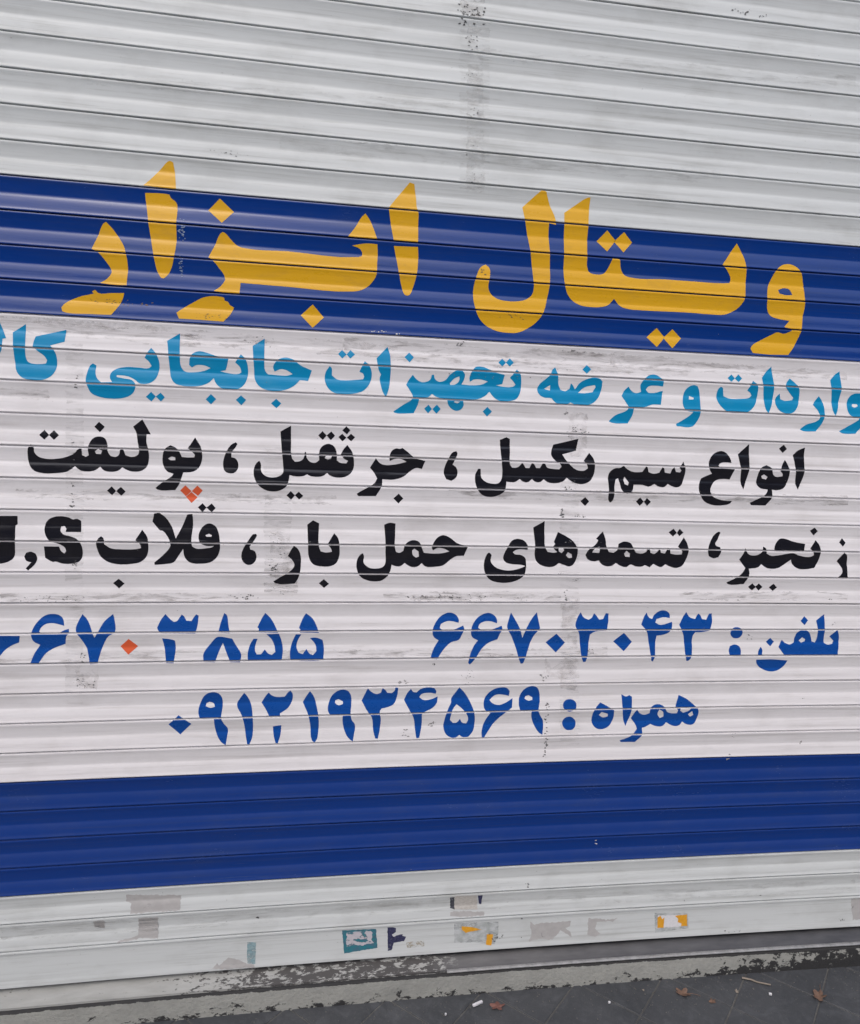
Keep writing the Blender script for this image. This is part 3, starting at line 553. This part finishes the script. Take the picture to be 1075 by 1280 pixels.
 ('P','blue',"1327 1015 1376 1016 1430 1012 1420 994 1400 981 1375 978 1348 987 1331 1002"),
 ('Z','blue',"-344 879 -311 854 -340 824 -370 854"),
 ('N','blue',"-258 942 -241 938 -231 923 -230 898 -233 867 -226 851 -216 837 -218 812 -221 791 -232 799 -245 822 -251 849 -252 866 -289 869 -293 887 -287 913 -276 933"),
 ('H','blue',"-264 914 -253 909 -250 900 -262 897 -274 902 -272 910"),
 ('N','blue',"-173 938 -163 924 -154 901 -150 869 -149 842 -151 810 -158 791 -164 792 -168 815 -173 851 -179 874 -192 905 -184 922"),
 ('N','blue',"-108 937 -99 928 -82 923 -65 924 -56 937 -50 942 -44 932 -45 912 -56 892 -77 877 -77 869 -106 870 -116 891 -127 908 -116 927"),
 ('N','blue',"-96 839 -85 841 -73 842 -75 816 -82 791 -88 793 -93 812"),
 ('N','blue',"3 939 13 924 22 894 28 860 28 822 22 795 17 791 11 797 6 837 -1 872 -16 907 -6 925"),
 ('N','blue',"92 942 107 937 116 922 117 894 116 870 120 852 129 838 127 810 124 790 111 801 99 825 94 853 95 869 60 868 53 882 57 910 68 930"),
 ('H','blue',"82 913 94 906 94 899 82 896 72 902 73 910"),
 ('N','blue',"162 944 172 933 188 926 199 930 203 944 210 939 217 929 230 928 237 935 239 945 247 944 245 919 236 896 220 888 202 884 197 874 201 855 199 822 194 796 187 797 181 818 175 860 164 875 146 907 154 926"),
 ('N','blue',"283 940 291 930 300 929 311 939 332 944 350 941 356 931 355 924 332 927 314 923 308 914 319 906 342 907 361 915 359 898 346 882 325 872 317 866 318 833 312 795 304 794 300 815 293 857 282 876 265 907 273 926"),
 ('N','blue',"422 942 438 925 456 896 468 867 472 839 467 810 454 794 437 794 428 800 419 794 405 793 390 802 381 824 384 850 392 879 400 897 400 907 411 926"),
 ('H','blue',"416 892 431 880 446 863 452 844 447 833 436 835 428 847 419 836 408 835 399 845 401 859 406 878"),
 ('N','blue',"545 940 560 938 570 928 569 913 546 918 528 916 512 902 520 893 539 887 557 892 580 906 579 879 559 863 532 837 512 809 501 791 494 792 493 809 501 838 516 864 502 871 495 888 500 912 522 934"),
 ('N','blue',"635 943 650 938 659 921 661 892 659 868 665 853 675 836 675 794 663 802 647 827 639 849 638 868 604 869 599 889 601 913 614 934"),
 ('H','blue',"627 914 639 907 639 900 626 898 616 904 618 911"),
 ('O','blue',"773 881 772 874 768 868 761 865 753 863 746 865 739 869 734 875 732 882 733 889 737 895 743 899 751 900 759 899 766 895 771 889"),
 ('O','blue',"775 826 774 818 770 811 764 807 756 806 748 807 741 812 736 819 734 827 735 834 739 841 746 845 754 847 761 845 768 840 773 834"),
 ('P','blue',"845 889 870 876 890 864 890 839 879 817 860 807 840 809 825 826 824 850 831 870"),
 ('H','blue',"852 860 872 853 872 845 858 842 844 850"),
 ('P','blue',"910 912 925 905 935 909 943 904 944 882 942 848 929 814 922 833 915 873"),
 ('P','blue',"961 865 971 853 987 848 1002 853 1003 869 1015 879 1030 880 1045 873 1057 856 1072 851 1088 851 1091 860 1081 873 1083 882 1090 907 1112 897 1139 877 1156 859 1155 836 1147 819 1137 814 1119 817 1108 824 1096 812 1076 813 1057 823 1045 812 1025 812 1007 819 990 810 981 808 982 787 963 764 918 765 914 770 942 781 954 790 965 805 962 815 945 838 954 855"),
 ('H','blue',"1031 865 1044 856 1047 841 1036 836 1027 850"),
 ('H','blue',"1099 871 1132 868 1125 859 1108 852 1097 860"),
 ('H','blue',"1136 857 1142 844 1132 839 1124 847"),
]
PATCHES = [
 ('tape_residue','residue','large grey strip of old tape residue below the lower blue band',"-482 370 -339 357 -341 314 -472 314 -470 343 -482 348"),
 ('tape_residue','residue','',"-569 301 -538 299 -539 275 -565 280"),
 ('tape_residue','residue','',"-451 299 -399 299 -399 234 -441 240 -479 234 -508 229 -504 236 -452 246"),
 ('tape_residue','teal_film','faded teal strip of torn tape',"-159 202 -134 200 -136 133 -158 137"),
 ('tape_residue','residue','',"-257 129 -240 145 -235 137 -211 159 -187 152 -158 137 -138 133 -138 123 -200 124"),
 ('sticker','teal_print','worn teal and pink printed sticker',"108 217 207 215 213 154 116 144"),
 ('sticker_print','pink_film','',"121 209 160 212 195 208 198 193 194 183 201 170 166 165 138 170 125 163 120 184 124 196"),
 ('sticker','navy_film','torn remains of a navy sticker',"240 217 256 216 266 213 266 200 254 193 259 185 278 192 286 191 285 186 297 183 290 170 261 166 255 143 244 142"),
 ('tape_residue','tan_film','',"296 165 350 166 353 148 301 147"),
 ('sticker','beige_film','beige paper sticker with dark corners',"436 303 504 301 508 254 438 259"),
 ('sticker_corner','dark_film','',"423 298 436 300 438 259 425 263"),
 ('sticker_corner','navy_film','',"506 301 520 300 519 268 512 272"),
 ('tape_residue','residue','',"426 252 467 252 529 245 528 235 468 234 426 239"),
 ('sticker','grey_film','crumpled grey sticker with two orange pieces',"439 216 493 214 574 211 575 170 565 139 496 150 442 152"),
 ('sticker_print','orange_film','',"462 204 494 199 523 189 497 186 475 182 462 194"),
 ('sticker_print','orange_film','',"540 173 560 171 555 135 539 140"),
 ('tape_residue','residue','',"672 204 686 193 705 197 741 197 801 198 800 180 783 176 804 159 805 145 770 169 746 140 706 145 671 140 678 165"),
 ('tape_residue','residue','',"856 203 895 198 914 194 950 197 934 187 907 189 884 188 880 168 898 147 882 140 857 147"),
 ('sticker','grey_film','pale sticker rim with orange ends',"1069 207 1179 200 1186 148 1076 141"),
 ('sticker_print','paper','torn white middle of the orange and white sticker',"1080 198 1172 195 1175 157 1083 155"),
 ('sticker_print','orange_film','',"1080 192 1090 196 1096 185 1103 191 1103 171 1103 156 1083 156"),
 ('sticker_print','orange_film','',"1137 194 1177 196 1181 157 1160 157 1161 167 1148 171 1149 182"),
 ('tape_residue','residue','',"1734 220 1779 221 1788 145 1749 145"),
 ('tape_residue','faint','',"-728 1898 -648 1901 -567 1898 -463 1898 -358 1897 -362 1885 -425 1887 -482 1886 -538 1880 -568 1888 -612 1884 -667 1884 -703 1892"),
 ('tape_residue','faint','',"110 1886 156 1884 213 1883 214 1871 157 1870 115 1869"),
 ('tape_residue','faint','',"698 1729 751 1724 754 1607 701 1603"),
 ('tape_residue','faint','',"806 1898 848 1898 847 1856 805 1858"),
 ('tape_residue','faint','',"669 1024 731 1026 728 963 679 969"),
 ('tape_residue','faint','',"-603 1021 -545 1020 -547 955 -598 965"),
 ('tape_residue','faint','',"-111 1382 -59 1378 -54 1326 -61 1257 -110 1256"),
 ('tape_residue','faint','',"713 1201 756 1201 769 929 720 930"),
 ('tape_residue','faint','',"265 1206 369 1209 371 1202 333 1193 270 1193"),
 ('tape_residue','faint','',"343 2748 407 2755 402 2713 376 2702 350 2715"),
 ('tape_residue','faint','',"366 2694 403 2694 430 2290 380 2286"),
 ('dirt_smear','smear','',"-756 1898 -529 1891 -290 1885 -290 1849 -529 1856 -757 1864"),
 ('dirt_smear','smear','',"-329 1893 -132 1889 72 1886 73 1849 -131 1853 -329 1857"),
 ('dirt_smear','smear','',"72 1896 294 1893 525 1890 527 1839 296 1843 73 1847"),
 ('dirt_smear','smear','',"524 1896 774 1893 1033 1891 1038 1838 778 1841 527 1845"),
 ('dirt_smear','smear','',"1034 1883 1277 1882 1528 1880 1531 1853 1280 1855 1036 1856"),
 ('dirt_smear','smear','',"-761 1729 -707 1728 -652 1727 -652 1704 -707 1705 -762 1706"),
 ('dirt_smear','smear','',"-776 1213 -489 1213 -186 1213 -186 1191 -489 1191 -776 1192"),
 ('dirt_smear','smear','',"-125 1304 -81 1304 -37 1305 -35 1206 -80 1206 -124 1206"),
 ('dirt_smear','smear','',"198 1218 446 1218 702 1219 704 1191 447 1191 199 1191"),
 ('dirt_smear','smear','',"570 1051 712 1053 858 1055 859 1030 714 1029 571 1027"),
 ('dirt_smear','smear','',"-780 1054 -550 1056 -309 1058 -309 1031 -550 1030 -781 1029"),
 ('dirt_smear','smear','',"-309 1054 115 1053 570 1053 571 1030 116 1030 -309 1032"),
 ('dirt_smear','smear','',"1066 1221 1332 1223 1605 1225 1608 1201 1334 1199 1068 1197"),
 ('dirt_smear','smear_pale','',"-609 1841 -589 1843 -568 1844 -584 917 -605 918 -627 918"),
 ('dirt_smear','smear_pale','',"682 1539 710 1540 738 1541 789 762 760 763 731 764"),
 ('dirt_smear','smear_pale','',"345 2691 383 2696 422 2700 442 2301 402 2298 363 2294"),
 ('dirt_smear','smear_pale','',"-128 1602 -94 1603 -59 1604 -52 1217 -88 1217 -124 1217"),
 ('dirt_smear','smear_pale','',"-802 300 -373 296 89 294 90 254 -373 258 -803 263"),
 ('dirt_smear','smear_pale','',"89 296 874 286 1743 285 1748 246 877 250 90 261"),
 ('dirt_smear','smear_pale','',"-99 2379 465 2389 1083 2398 1086 2365 467 2357 -98 2348"),
 ('dirt_smear','smear_pale','',"-565 2477 -100 2489 406 2501 408 2473 -100 2463 -565 2452"),
 ('dirt_smear','smear_pale','',"400 2640 910 2663 1458 2684 1462 2651 912 2631 401 2610"),
 ('dirt_smear','smear','',"365 1509 944 1512 1571 1517 1574 1488 947 1485 366 1482"),
 ('dirt_smear','smear','',"-732 1478 -349 1479 61 1480 62 1458 -349 1458 -732 1458"),
]
SPECKS = [  # u, z, width, height (mm), count, size (mm), colour
 (371,2717,70,46,60,3.5,'d'),
 (378,2648,34,40,16,2.5,'d'),
 (378,2565,34,32,10,2,'d'),
 (391,2481,42,32,12,2,'d'),
 (390,2396,38,36,10,1.6,'d'),
 (398,2323,46,28,12,1.8,'d'),
 (1102,2806,68,16,14,3,'d'),
 (1165,2803,28,10,10,2.5,'d'),
 (-224,2325,96,12,14,2,'d'),
 (-595,1596,12,48,8,2.5,'d'),
 (-600,1505,10,142,12,2.5,'d'),
 (-589,1745,12,36,6,2.5,'d'),
 (-602,1440,12,28,8,3,'d'),
 (-600,1288,14,30,10,2.4,'d'),
 (-585,1047,12,34,10,3,'d'),
 (-577,971,52,30,24,2.5,'d'),
 (-663,1200,172,16,50,1.6,'d'),
 (-100,1276,22,30,22,3,'d'),
 (-94,1358,36,34,12,2,'d'),
 (-82,1217,30,26,10,2,'d'),
 (-176,1202,70,16,22,3,'d'),
 (-79,1326,50,64,14,1.8,'d'),
 (423,1202,184,16,44,2.2,'d'),
 (344,1204,158,6,20,2.2,'d'),
 (585,1200,56,8,10,1.6,'d'),
 (695,1443,12,32,16,3,'d'),
 (749,1439,34,8,10,2.4,'d'),
 (728,1541,72,68,10,2,'d'),
 (702,1517,46,12,14,2.2,'d'),
 (710,1674,48,44,14,2.2,'d'),
 (688,1728,14,12,12,2.2,'g'),
 (724,1675,60,14,18,2.4,'d'),
 (720,1196,20,56,14,3,'d'),
 (669,971,20,24,10,2.5,'d'),
 (805,1042,14,20,8,2.4,'d'),
 (687,765,10,124,26,3,'d'),
 (686,855,10,62,16,3,'d'),
 (347,835,24,16,8,4,'g'),
 (275,806,18,34,10,3,'g'),
 (263,959,28,14,12,3,'g'),
 (445,975,48,48,22,1.6,'g'),
 (505,1033,10,8,3,3,'d'),
 (343,1011,10,6,4,3,'d'),
 (364,1531,2146,902,160,1.1,'g'),
 (320,2555,2230,350,120,1.1,'g'),
 (275,288,2564,228,160,1.3,'g'),
 (569,160,50,22,18,3,'d'),
 (648,154,10,8,2,3.5,'d'),
 (645,214,8,8,2,3,'d'),
 (658,327,16,20,6,3,'d'),
 (-131,275,12,8,4,3.5,'d'),
 (602,274,10,8,3,3,'g'),
 (1163,243,10,8,2,3,'d'),
 (1417,248,10,18,3,3,'d'),
 (1333,130,66,8,9,2.6,'d'),
 (1704,147,28,12,10,3,'d'),
 (1265,712,10,20,6,3.5,'g'),
 (1504,750,12,10,4,3.5,'g'),
 (1497,892,8,8,2,3,'d'),
 (1272,776,20,32,6,2.4,'g'),
 (863,447,10,16,3,2.6,'w'),
 (149,1917,20,6,4,3,'w'),
 (172,1918,22,4,6,3,'w'),
 (215,1912,12,4,4,3,'w'),
 (-333,2133,14,46,26,3.2,'b'),
 (-336,2049,10,52,26,3.2,'b'),
 (440,1815,448,12,24,2,'g'),
 (96,1798,296,250,30,1.3,'g'),
 (-142,1878,80,28,16,2.4,'g'),
 (-101,1839,24,32,10,2,'d'),
 (520,1978,8,8,3,3,'d'),
 (524,1978,68,16,10,2.6,'y'),
 (-481,1950,152,12,40,2,'y'),
 (-261,1930,78,12,26,1.8,'y'),
 (437,2087,14,20,6,3,'y'),
 (381,1896,18,16,8,2.5,'d'),
 (694,1892,68,10,12,3,'g'),
 (1555,1205,26,8,5,3,'g'),
 (1252,1203,10,14,4,2.6,'g'),
 (1306,1088,22,24,6,3,'g'),
 (1574,1126,22,16,6,2,'g'),
 (716,1365,24,8,6,2,'g'),
 (747,1255,48,12,12,2,'g'),
 (703,1271,24,14,10,2,'g'),
]

def smooth_path(pts):
    """rounded where the outline bends gently, left sharp at its corners"""
    n = len(pts); corner = []
    for i in range(n):
        a = (pts[i] - pts[i - 1]); b = (pts[(i + 1) % n] - pts[i])
        ang = abs(math.degrees(a.angle_signed(b))) if a.length > 1e-6 and b.length > 1e-6 else 0
        corner.append(ang > 48)
    out = []
    for i in range(n):
        p0, p1, p2, p3 = pts[i - 1], pts[i], pts[(i + 1) % n], pts[(i + 2) % n]
        L = (p2 - p1).length
        out.append(p1)
        if L < 0.004: continue
        d01 = (p1 - p0).length or 1e-6; d23 = (p3 - p2).length or 1e-6
        if corner[i]: m1 = (p2 - p1)
        else:
            m1 = ((p1 - p0) / d01 + (p2 - p1) / L); m1 = m1 / (m1.length or 1) * L
        if corner[(i + 1) % n]: m2 = (p2 - p1)
        else:
            m2 = ((p2 - p1) / L + (p3 - p2) / d23); m2 = m2 / (m2.length or 1) * L
        if corner[i] and corner[(i + 1) % n]: continue
        st = 4 if L > 0.012 else 3
        for s in range(1, st):
            t = s / st; t2 = t * t; t3 = t2 * t
            out.append((2*t3 - 3*t2 + 1) * p1 + (t3 - 2*t2 + t) * m1 + (-2*t3 + 3*t2) * p2 + (t3 - t2) * m2)
    return out

def parse(s):
    v = [float(a) * .001 for a in s.split()]
    return [Vector((v[i], v[i + 1])) for i in range(0, len(v), 2)]

def drape(name, loops, off, mat, label=None, ragged=0.0, cut_gap=True):
    """a thin film cut along the outline and laid over the slats; it is missing in the joints"""
    if ragged:
        rr = random.Random(len(loops[0]) * 31 + int(loops[0][0].x * 997))
        L2 = []
        for lp in loops:
            o2 = []
            for i, p in enumerate(lp):
                q = lp[(i + 1) % len(lp)]; d = (q - p); m_ = max(1, int(d.length / 0.005))
                for s in range(m_):
                    r = p + d * (s / m_)
                    o2.append(r + Vector((rr.uniform(-1, 1), rr.uniform(-1, 1))) * ragged)
            L2.append(o2)
        loops = L2
    flat = [p for lp in loops for p in lp]
    tris = tessellate_polygon([[Vector((p.x, p.y, 0)) for p in lp] for lp in loops])
    bm = bmesh.new()
    vs = [bm.verts.new((p.x, 0, p.y)) for p in flat]
    for t in tris:
        try: bm.faces.new([vs[i] for i in t])
        except ValueError: pass
    bmesh.ops.remove_doubles(bm, verts=bm.verts, dist=1e-6)
    zs = [p.y for p in flat]; us = [p.x for p in flat]
    levels = []
    for k in range(-13, 26):
        top = ZTOP - (k - .022) * PITCH
        if top < min(zs) or top - 1.4 * PITCH > max(zs): continue
        for t, _ in ([(0.0, 0)] + (BAR if k == 25 else PROF)):
            z = top - t * PITCH
            if min(zs) < z < max(zs): levels.append((Vector((0, 0, z)), Vector((0, 0, 1))))
    for u in GRID:
        if min(us) < u < max(us): levels.append((Vector((u, 0, 0)), Vector((1, 0, 0))))
    for co, no in levels:
        bmesh.ops.bisect_plane(bm, geom=bm.verts[:] + bm.edges[:] + bm.faces[:], dist=1e-6, plane_co=co, plane_no=no)
    if cut_gap:
        kill = []
        for f in bm.faces:
            k, t = split(f.calc_center_median().z)
            if t < 0.046: kill.append(f)
        bmesh.ops.delete(bm, geom=kill, context='FACES')
    for v in bm.verts: v.co.y = surf(v.co.x, v.co.z) - off
    for f in bm.faces:
        f.smooth = True
        f.normal_update()
        if f.normal.y > 0: f.normal_flip()
    me = bpy.data.meshes.new(name); bm.to_mesh(me); bm.free()
    return link(name, me, mat, shutter, label=label)

NAME = {'P': 'letter', 'K': 'comma', 'N': 'digit', 'Z': 'digit', 'D': 'letter_dot', 'O': 'colon_dot'}
LAB = {'gold': 'gold vinyl, shop name on the navy band', 'cyan': 'cyan vinyl, line under the shop name', 'black': 'black vinyl, product list',
       'blue': 'blue vinyl, telephone lines', 'orange': 'orange-red vinyl dot'}
i = 0
while i < len(LETTERING):
    kind, colr, s = LETTERING[i]
    pts = parse(s)
    rnd = kind not in 'DZ'
    loops = [smooth_path(pts) if rnd else pts]
    j = i + 1
    while j < len(LETTERING) and LETTERING[j][0] == 'H':
        loops.append(smooth_path(parse(LETTERING[j][2]))); j += 1
    drape(NAME[kind], loops, 0.00035, M[colr], LAB[colr])
    i = j

for n, (nm, mt, lab, s) in enumerate(PATCHES):
    off = 0.0002 if mt in ('residue', 'faint', 'smear', 'smear_pale', 'grey_film', 'tan_film') else 0.00045
    if mt == 'paper': off = 0.0004
    if mt in ('orange_film', 'pink_film'): off = 0.0006
    if mt == 'faint' : off = 0.0002
    drape(nm, [parse(s)], off, M[mt], lab or None, ragged=0.0006 if mt == 'orange_film' else (0.003 if mt in ('faint', 'smear', 'smear_pale') else (0.0018 if mt in ('residue', 'pink_film') else 0.0009)))

cols = {}
rp = random.Random(21)
for (u, z, w, h, cnt, size, c) in SPECKS:
    vs, fs = cols.setdefault(c, ([], []))
    for q in range(cnt):
        g1, g2 = rp.gauss(0, .30), rp.gauss(0, .30)
        if abs(g1) > .6 or abs(g2) > .6: g1, g2 = rp.uniform(-.5, .5), rp.uniform(-.5, .5)
        if w > 400 or h > 400: g1, g2 = rp.uniform(-.5, .5), rp.uniform(-.5, .5)
        cu, cz = (u + g1 * w) * .001, (z + g2 * h) * .001
        k, t = split(cz)
        if t < 0.05: continue
        r = size * .0005 * rp.uniform(.35, 1.5); ar = rp.uniform(.7, 2.6); an = rp.uniform(-.5, .5)
        nn = rp.choice((5, 6, 7)); st = len(vs); ok = True; ring = []
        for e in range(nn):
            th = e / nn * 6.283; rr = r * rp.uniform(.45, 1.25)
            du, dz = rr * ar * math.cos(th), rr * math.sin(th)
            du, dz = du * math.cos(an) - dz * math.sin(an), du * math.sin(an) + dz * math.cos(an)
            if split(cz + dz)[0] != k or split(cz + dz)[1] < .04: ok = False
            ring.append((cu + du, surf(cu + du, cz + dz) - .0007, cz + dz))
        if ok: vs.extend(ring); fs.append(tuple(range(st, st + nn)))
for c, (vs, fs) in cols.items():
    me = mesh_from('grime', vs, fs)
    link('grime', me, M['speck_' + c], shutter, kind='stuff')

# ---------------------------------------------------------------- sill, step, guides and the wall round the opening
def extrude_u(name, prof, u0, u1, step=0.1, smooth=False):
    us = []; u = u0
    while u < u1 - 1e-6: us.append(u); u += step
    us.append(u1)
    vs = [(u, base_y(u) + y, z) for u in us for (y, z) in prof]
    m_ = len(prof); fs = []
    for i in range(len(us) - 1):
        for j in range(m_ - 1):
            a = i * m_ + j; fs.append((a, a + m_, a + m_ + 1, a + 1))
    return mesh_from(name, vs, fs, smooth, 35)
step_ = thing('door_step', (0.7, -0.01, 0.0), 'low stained concrete step under the shutter with a worn metal sill plate', 'step')
link('concrete_face', extrude_u('concrete_face', [(0.06, 0.068), (-0.019, 0.068), (-0.0225, 0.064), (-0.024, 0.03), (-0.0235, -0.012)], U0, U1, 0.05, True), M['concrete'], step_)
link('sill_plate', extrude_u('sill_plate', [(0.09, 0.106), (0.018, 0.106), (0.013, 0.1035), (-0.010, 0.080), (-0.014, 0.0745), (-0.014, 0.066)], U0, U1, 0.1, True), M['sill'], step_)
link('sill_lip', extrude_u('sill_lip', [(-0.0125, 0.0775), (-0.0195, 0.0768), (-0.0225, 0.0755), (-0.0228, 0.0735), (-0.020, 0.0722), (-0.013, 0.072)], 0.42, U1, 0.1, True), M['lip'], step_, label='bright worn edge of the metal sill')
link('back_panel', mesh_from('back_panel', [(U0, .085, 0), (U1, .085, 0), (U1, .085, 3.3), (U0, .085, 3.3)], [(0, 1, 2, 3)]), M['void'], step_)
for u, s in ((U0, -1), (U1, 1)):
    y0 = base_y(u)
    me = box_mesh('guide_rail', u - .035 if s > 0 else u - .04, u + .04 if s > 0 else u + .035, y0 - .02, y0 + .10, 0, 3.3, .003)
    link('guide_rail', me, M['guide'], shutter)
for x0, x1, lab in ((U0 - .64, U0 - .042, 'grey plastered pier left of the roller shutter'), (U1 + .042, U1 + .64, 'grey plastered pier right of the roller shutter')):
    o = link('wall_pier', box_mesh('wall_pier', x0, x1, -.10, .35, -.01, 3.9, .004), M['plaster']); tag(o, lab, 'wall')
o = link('lintel', box_mesh('lintel', U0 - .04, U1 + .04, -.08, .35, 3.24, 3.9, .004), M['plaster']); tag(o, 'grey plastered lintel above the roller shutter', 'wall')

# ---------------------------------------------------------------- unseen row of shops, added across the street for the glossy paint to reflect
M['render_a'] = paving('dull_render', (0.13, 0.125, 0.115), (0.18, 0.17, 0.155), 0.85)
M['glass'] = plain('dark_window', (0.02, 0.024, 0.03), 0.15)
for x0, x1, h, lab in ((-30, -12, 6.6, 'shop building added for reflections, far left across the street'), (-11.9, 0.5, 5.6, 'low shop building added for reflections, second from the left across the street'),
                       (0.6, 13, 6.4, 'tall shop building added for reflections, across the street opposite the shutter'), (13.1, 32, 6.0, 'long row building added for reflections, far right across the street')):
    t = thing('building', ((x0 + x1) / 2, -13.5, 0), lab, 'building')
    link('wall', box_mesh('wall', x0, x1, -20, -13.5, 0, h, .02), M['render_a'], t)
    link('parapet', box_mesh('parapet', x0 - .03, x1 + .03, -13.8, -13.35, h + .003, h + .25, .02), M['plaster'], t)
    nb = int((x1 - x0) // 3)
    for b in range(nb):
        cx = x0 + (b + .5) * (x1 - x0) / nb
        link('shopfront', box_mesh('shopfront', cx - 1.2, cx + 1.2, -13.49, -13.42, .15, 2.8, .01), M['guide'], t)
        link('window', box_mesh('window', cx - .6, cx + .6, -13.49, -13.45, 3.3, 4.2, .01), M['glass'], t)

# ---------------------------------------------------------------- leaves and litter on the paving
def leaf_mesh(size, seed, lobes=5, curl=.5):
    r = random.Random(seed); bm = bmesh.new()
    N = 40; c0 = bm.verts.new((0, 0, .1 * size)); rings = []
    for q, f in ((0, .45), (1, .75), (2, 1.0)):
        ring = []
        for i in range(N):
            th = i / N * 2 * math.pi
            rad = size * f * (.52 + .38 * abs(math.cos(lobes * th / 2)) ** 1.5 + (.07 * r.uniform(-1, 1) if q == 2 else 0))
            x, y = rad * math.cos(th), rad * math.sin(th) * .72
            z = curl * (abs(y) / size) ** 1.3 * size * .9 + .10 * size * math.sin(3 * th + seed) * f + .12 * size * (1 - f) + curl * .35 * size * (x / size) ** 2
            ring.append(bm.verts.new((x, y, z)))
        rings.append(ring)
    for i in range(N):
        j = (i + 1) % N
        bm.faces.new((c0, rings[0][i], rings[0][j]))
        for a, b in ((0, 1), (1, 2)): bm.faces.new((rings[a][i], rings[b][i], rings[b][j], rings[a][j]))
    mz = min(v.co.z for v in bm.verts)
    for v in bm.verts: v.co.z -= mz - .0015
    for f in bm.faces: f.smooth = True
    me = bpy.data.meshes.new('leaf'); bm.to_mesh(me); bm.free(); return me
def tube(name, pts, r0, r1):
    vs = []; fs = []; n = 6
    for i, p in enumerate(pts):
        p = Vector(p); q = Vector(pts[min(i + 1, len(pts) - 1)]) - Vector(pts[max(i - 1, 0)])
        q.normalize(); a = q.cross(Vector((0, 0, 1))).normalized(); b = q.cross(a)
        r = r0 + (r1 - r0) * i / (len(pts) - 1)
        for k in range(n): th = k / n * 6.283; vs.append(tuple(p + (a * math.cos(th) + b * math.sin(th)) * r))
    for i in range(len(pts) - 1):
        for k in range(n): a = i * n + k; b = i * n + (k + 1) % n; fs.append((a, b, b + n, a + n))
    fs.append(tuple(range(n))); fs.append(tuple(range(len(vs) - n, len(vs))))
    return mesh_from(name, vs, fs, True, 60)
def leaf(x, y, size, seed, rz, mat, label, stem=True, curl=.5):
    t = thing('dry_leaf', (x, y, 0.001), label, 'leaf')
    b = bpy.data.objects.new('leaf_blade', leaf_mesh(size, seed, 5, curl)); b.data.materials.append(mat); C.objects.link(b); b.parent = t
    if stem:
        s = bpy.data.objects.new('leaf_stem', tube('leaf_stem', [(size * .3, 0, .008), (size * .9, size * .1, .012), (size * 1.5, size * .3, .007), (size * 1.9, size * .35, .003)], .0016, .001))
        s.data.materials.append(mat); C.objects.link(s); s.parent = t
    t.rotation_euler = (0, 0, rz); t.scale = (.74, .74, .55)
    return t
leaf(1.135, -.078, .036, 4, -.5, M['leaf'], 'curled brown dry leaf with a long stem, left of the twig', True, .8)
leaf(1.208, -.118, .020, 9, .4, M['leaf'], 'small torn piece of brown leaf at the stem end of the curled leaf', False, .6)
leaf(1.548, -.135, .040, 6, .7, M['leaf'], 'brown dry leaf standing on edge near the right side of the photo', True, .9)
leaf(.560, -.066, .034, 2, .1, M['leaf2'], 'flat reddish dry leaf beside the white paper scrap', False, .25)
leaf(1.305, -.088, .013, 8, 1.2, M['twig'], 'pale scrap of leaf between the brown leaf and the twig', False, .4)
leaf(1.02, -.052, .007, 12, 1.2, M['twig'], 'tiny pale leaf crumb close to the foot of the step', False, .4)
o = link('twig', tube('twig', [(1.352, -.040, .004), (1.375, -.052, .006), (1.390, -.062, .004), (1.425, -.078, .005)], .0032, .0022), M['twig']); tag(o, 'short pale bent twig lying at the foot of the step', 'twig')
def scrap(x, y, l, w, rz, label, cat='litter', nm='paper_scrap'):
    me = box_mesh(nm, -l / 2, l / 2, -w / 2, w / 2, 0.001, 0.0075, .0018)
    o = link(nm, me, M['litter']); o.location = (x, y, .001); o.rotation_euler = (0, 0.04, rz); tag(o, label, cat)
scrap(.505, -.052, .034, .008, .42, 'small white rolled paper scrap left of the reddish leaf')
scrap(1.400, -.113, .009, .006, -.3, 'tiny bright white pebble-like crumb between the two brown leaves', 'litter', 'litter_crumb')
scrap(.895, -.090, .007, .005, .2, 'small dull white crumb on the bare paving in mid picture', 'litter', 'litter_crumb')
scrap(.405, -.080, .005, .005, .5, 'tiny white crumb left of the paper scrap', 'litter', 'litter_crumb')

# grit blown against the step, too fine to count
rg = random.Random(5); vs = []; fs = []
for q in range(900):
    x = rg.uniform(-1.2, 2.4); y = -.026 - abs(rg.gauss(0, .10)); r0 = rg.uniform(.0006, .0022)
    st = len(vs)
    for e in range(5):
        th = e / 5 * 6.283 + rg.uniform(-.3, .3); vs.append((x + r0 * math.cos(th), y + r0 * math.sin(th), .0008))
    vs.append((x, y, .001 + r0 * .9))
    for e in range(5): fs.append((st + e, st + (e + 1) % 5, st + 5))
M['grit'] = plain('grit', (0.13, 0.125, 0.115), 0.9)
link('grit', mesh_from('grit', vs, fs), M['grit'], kind='stuff')
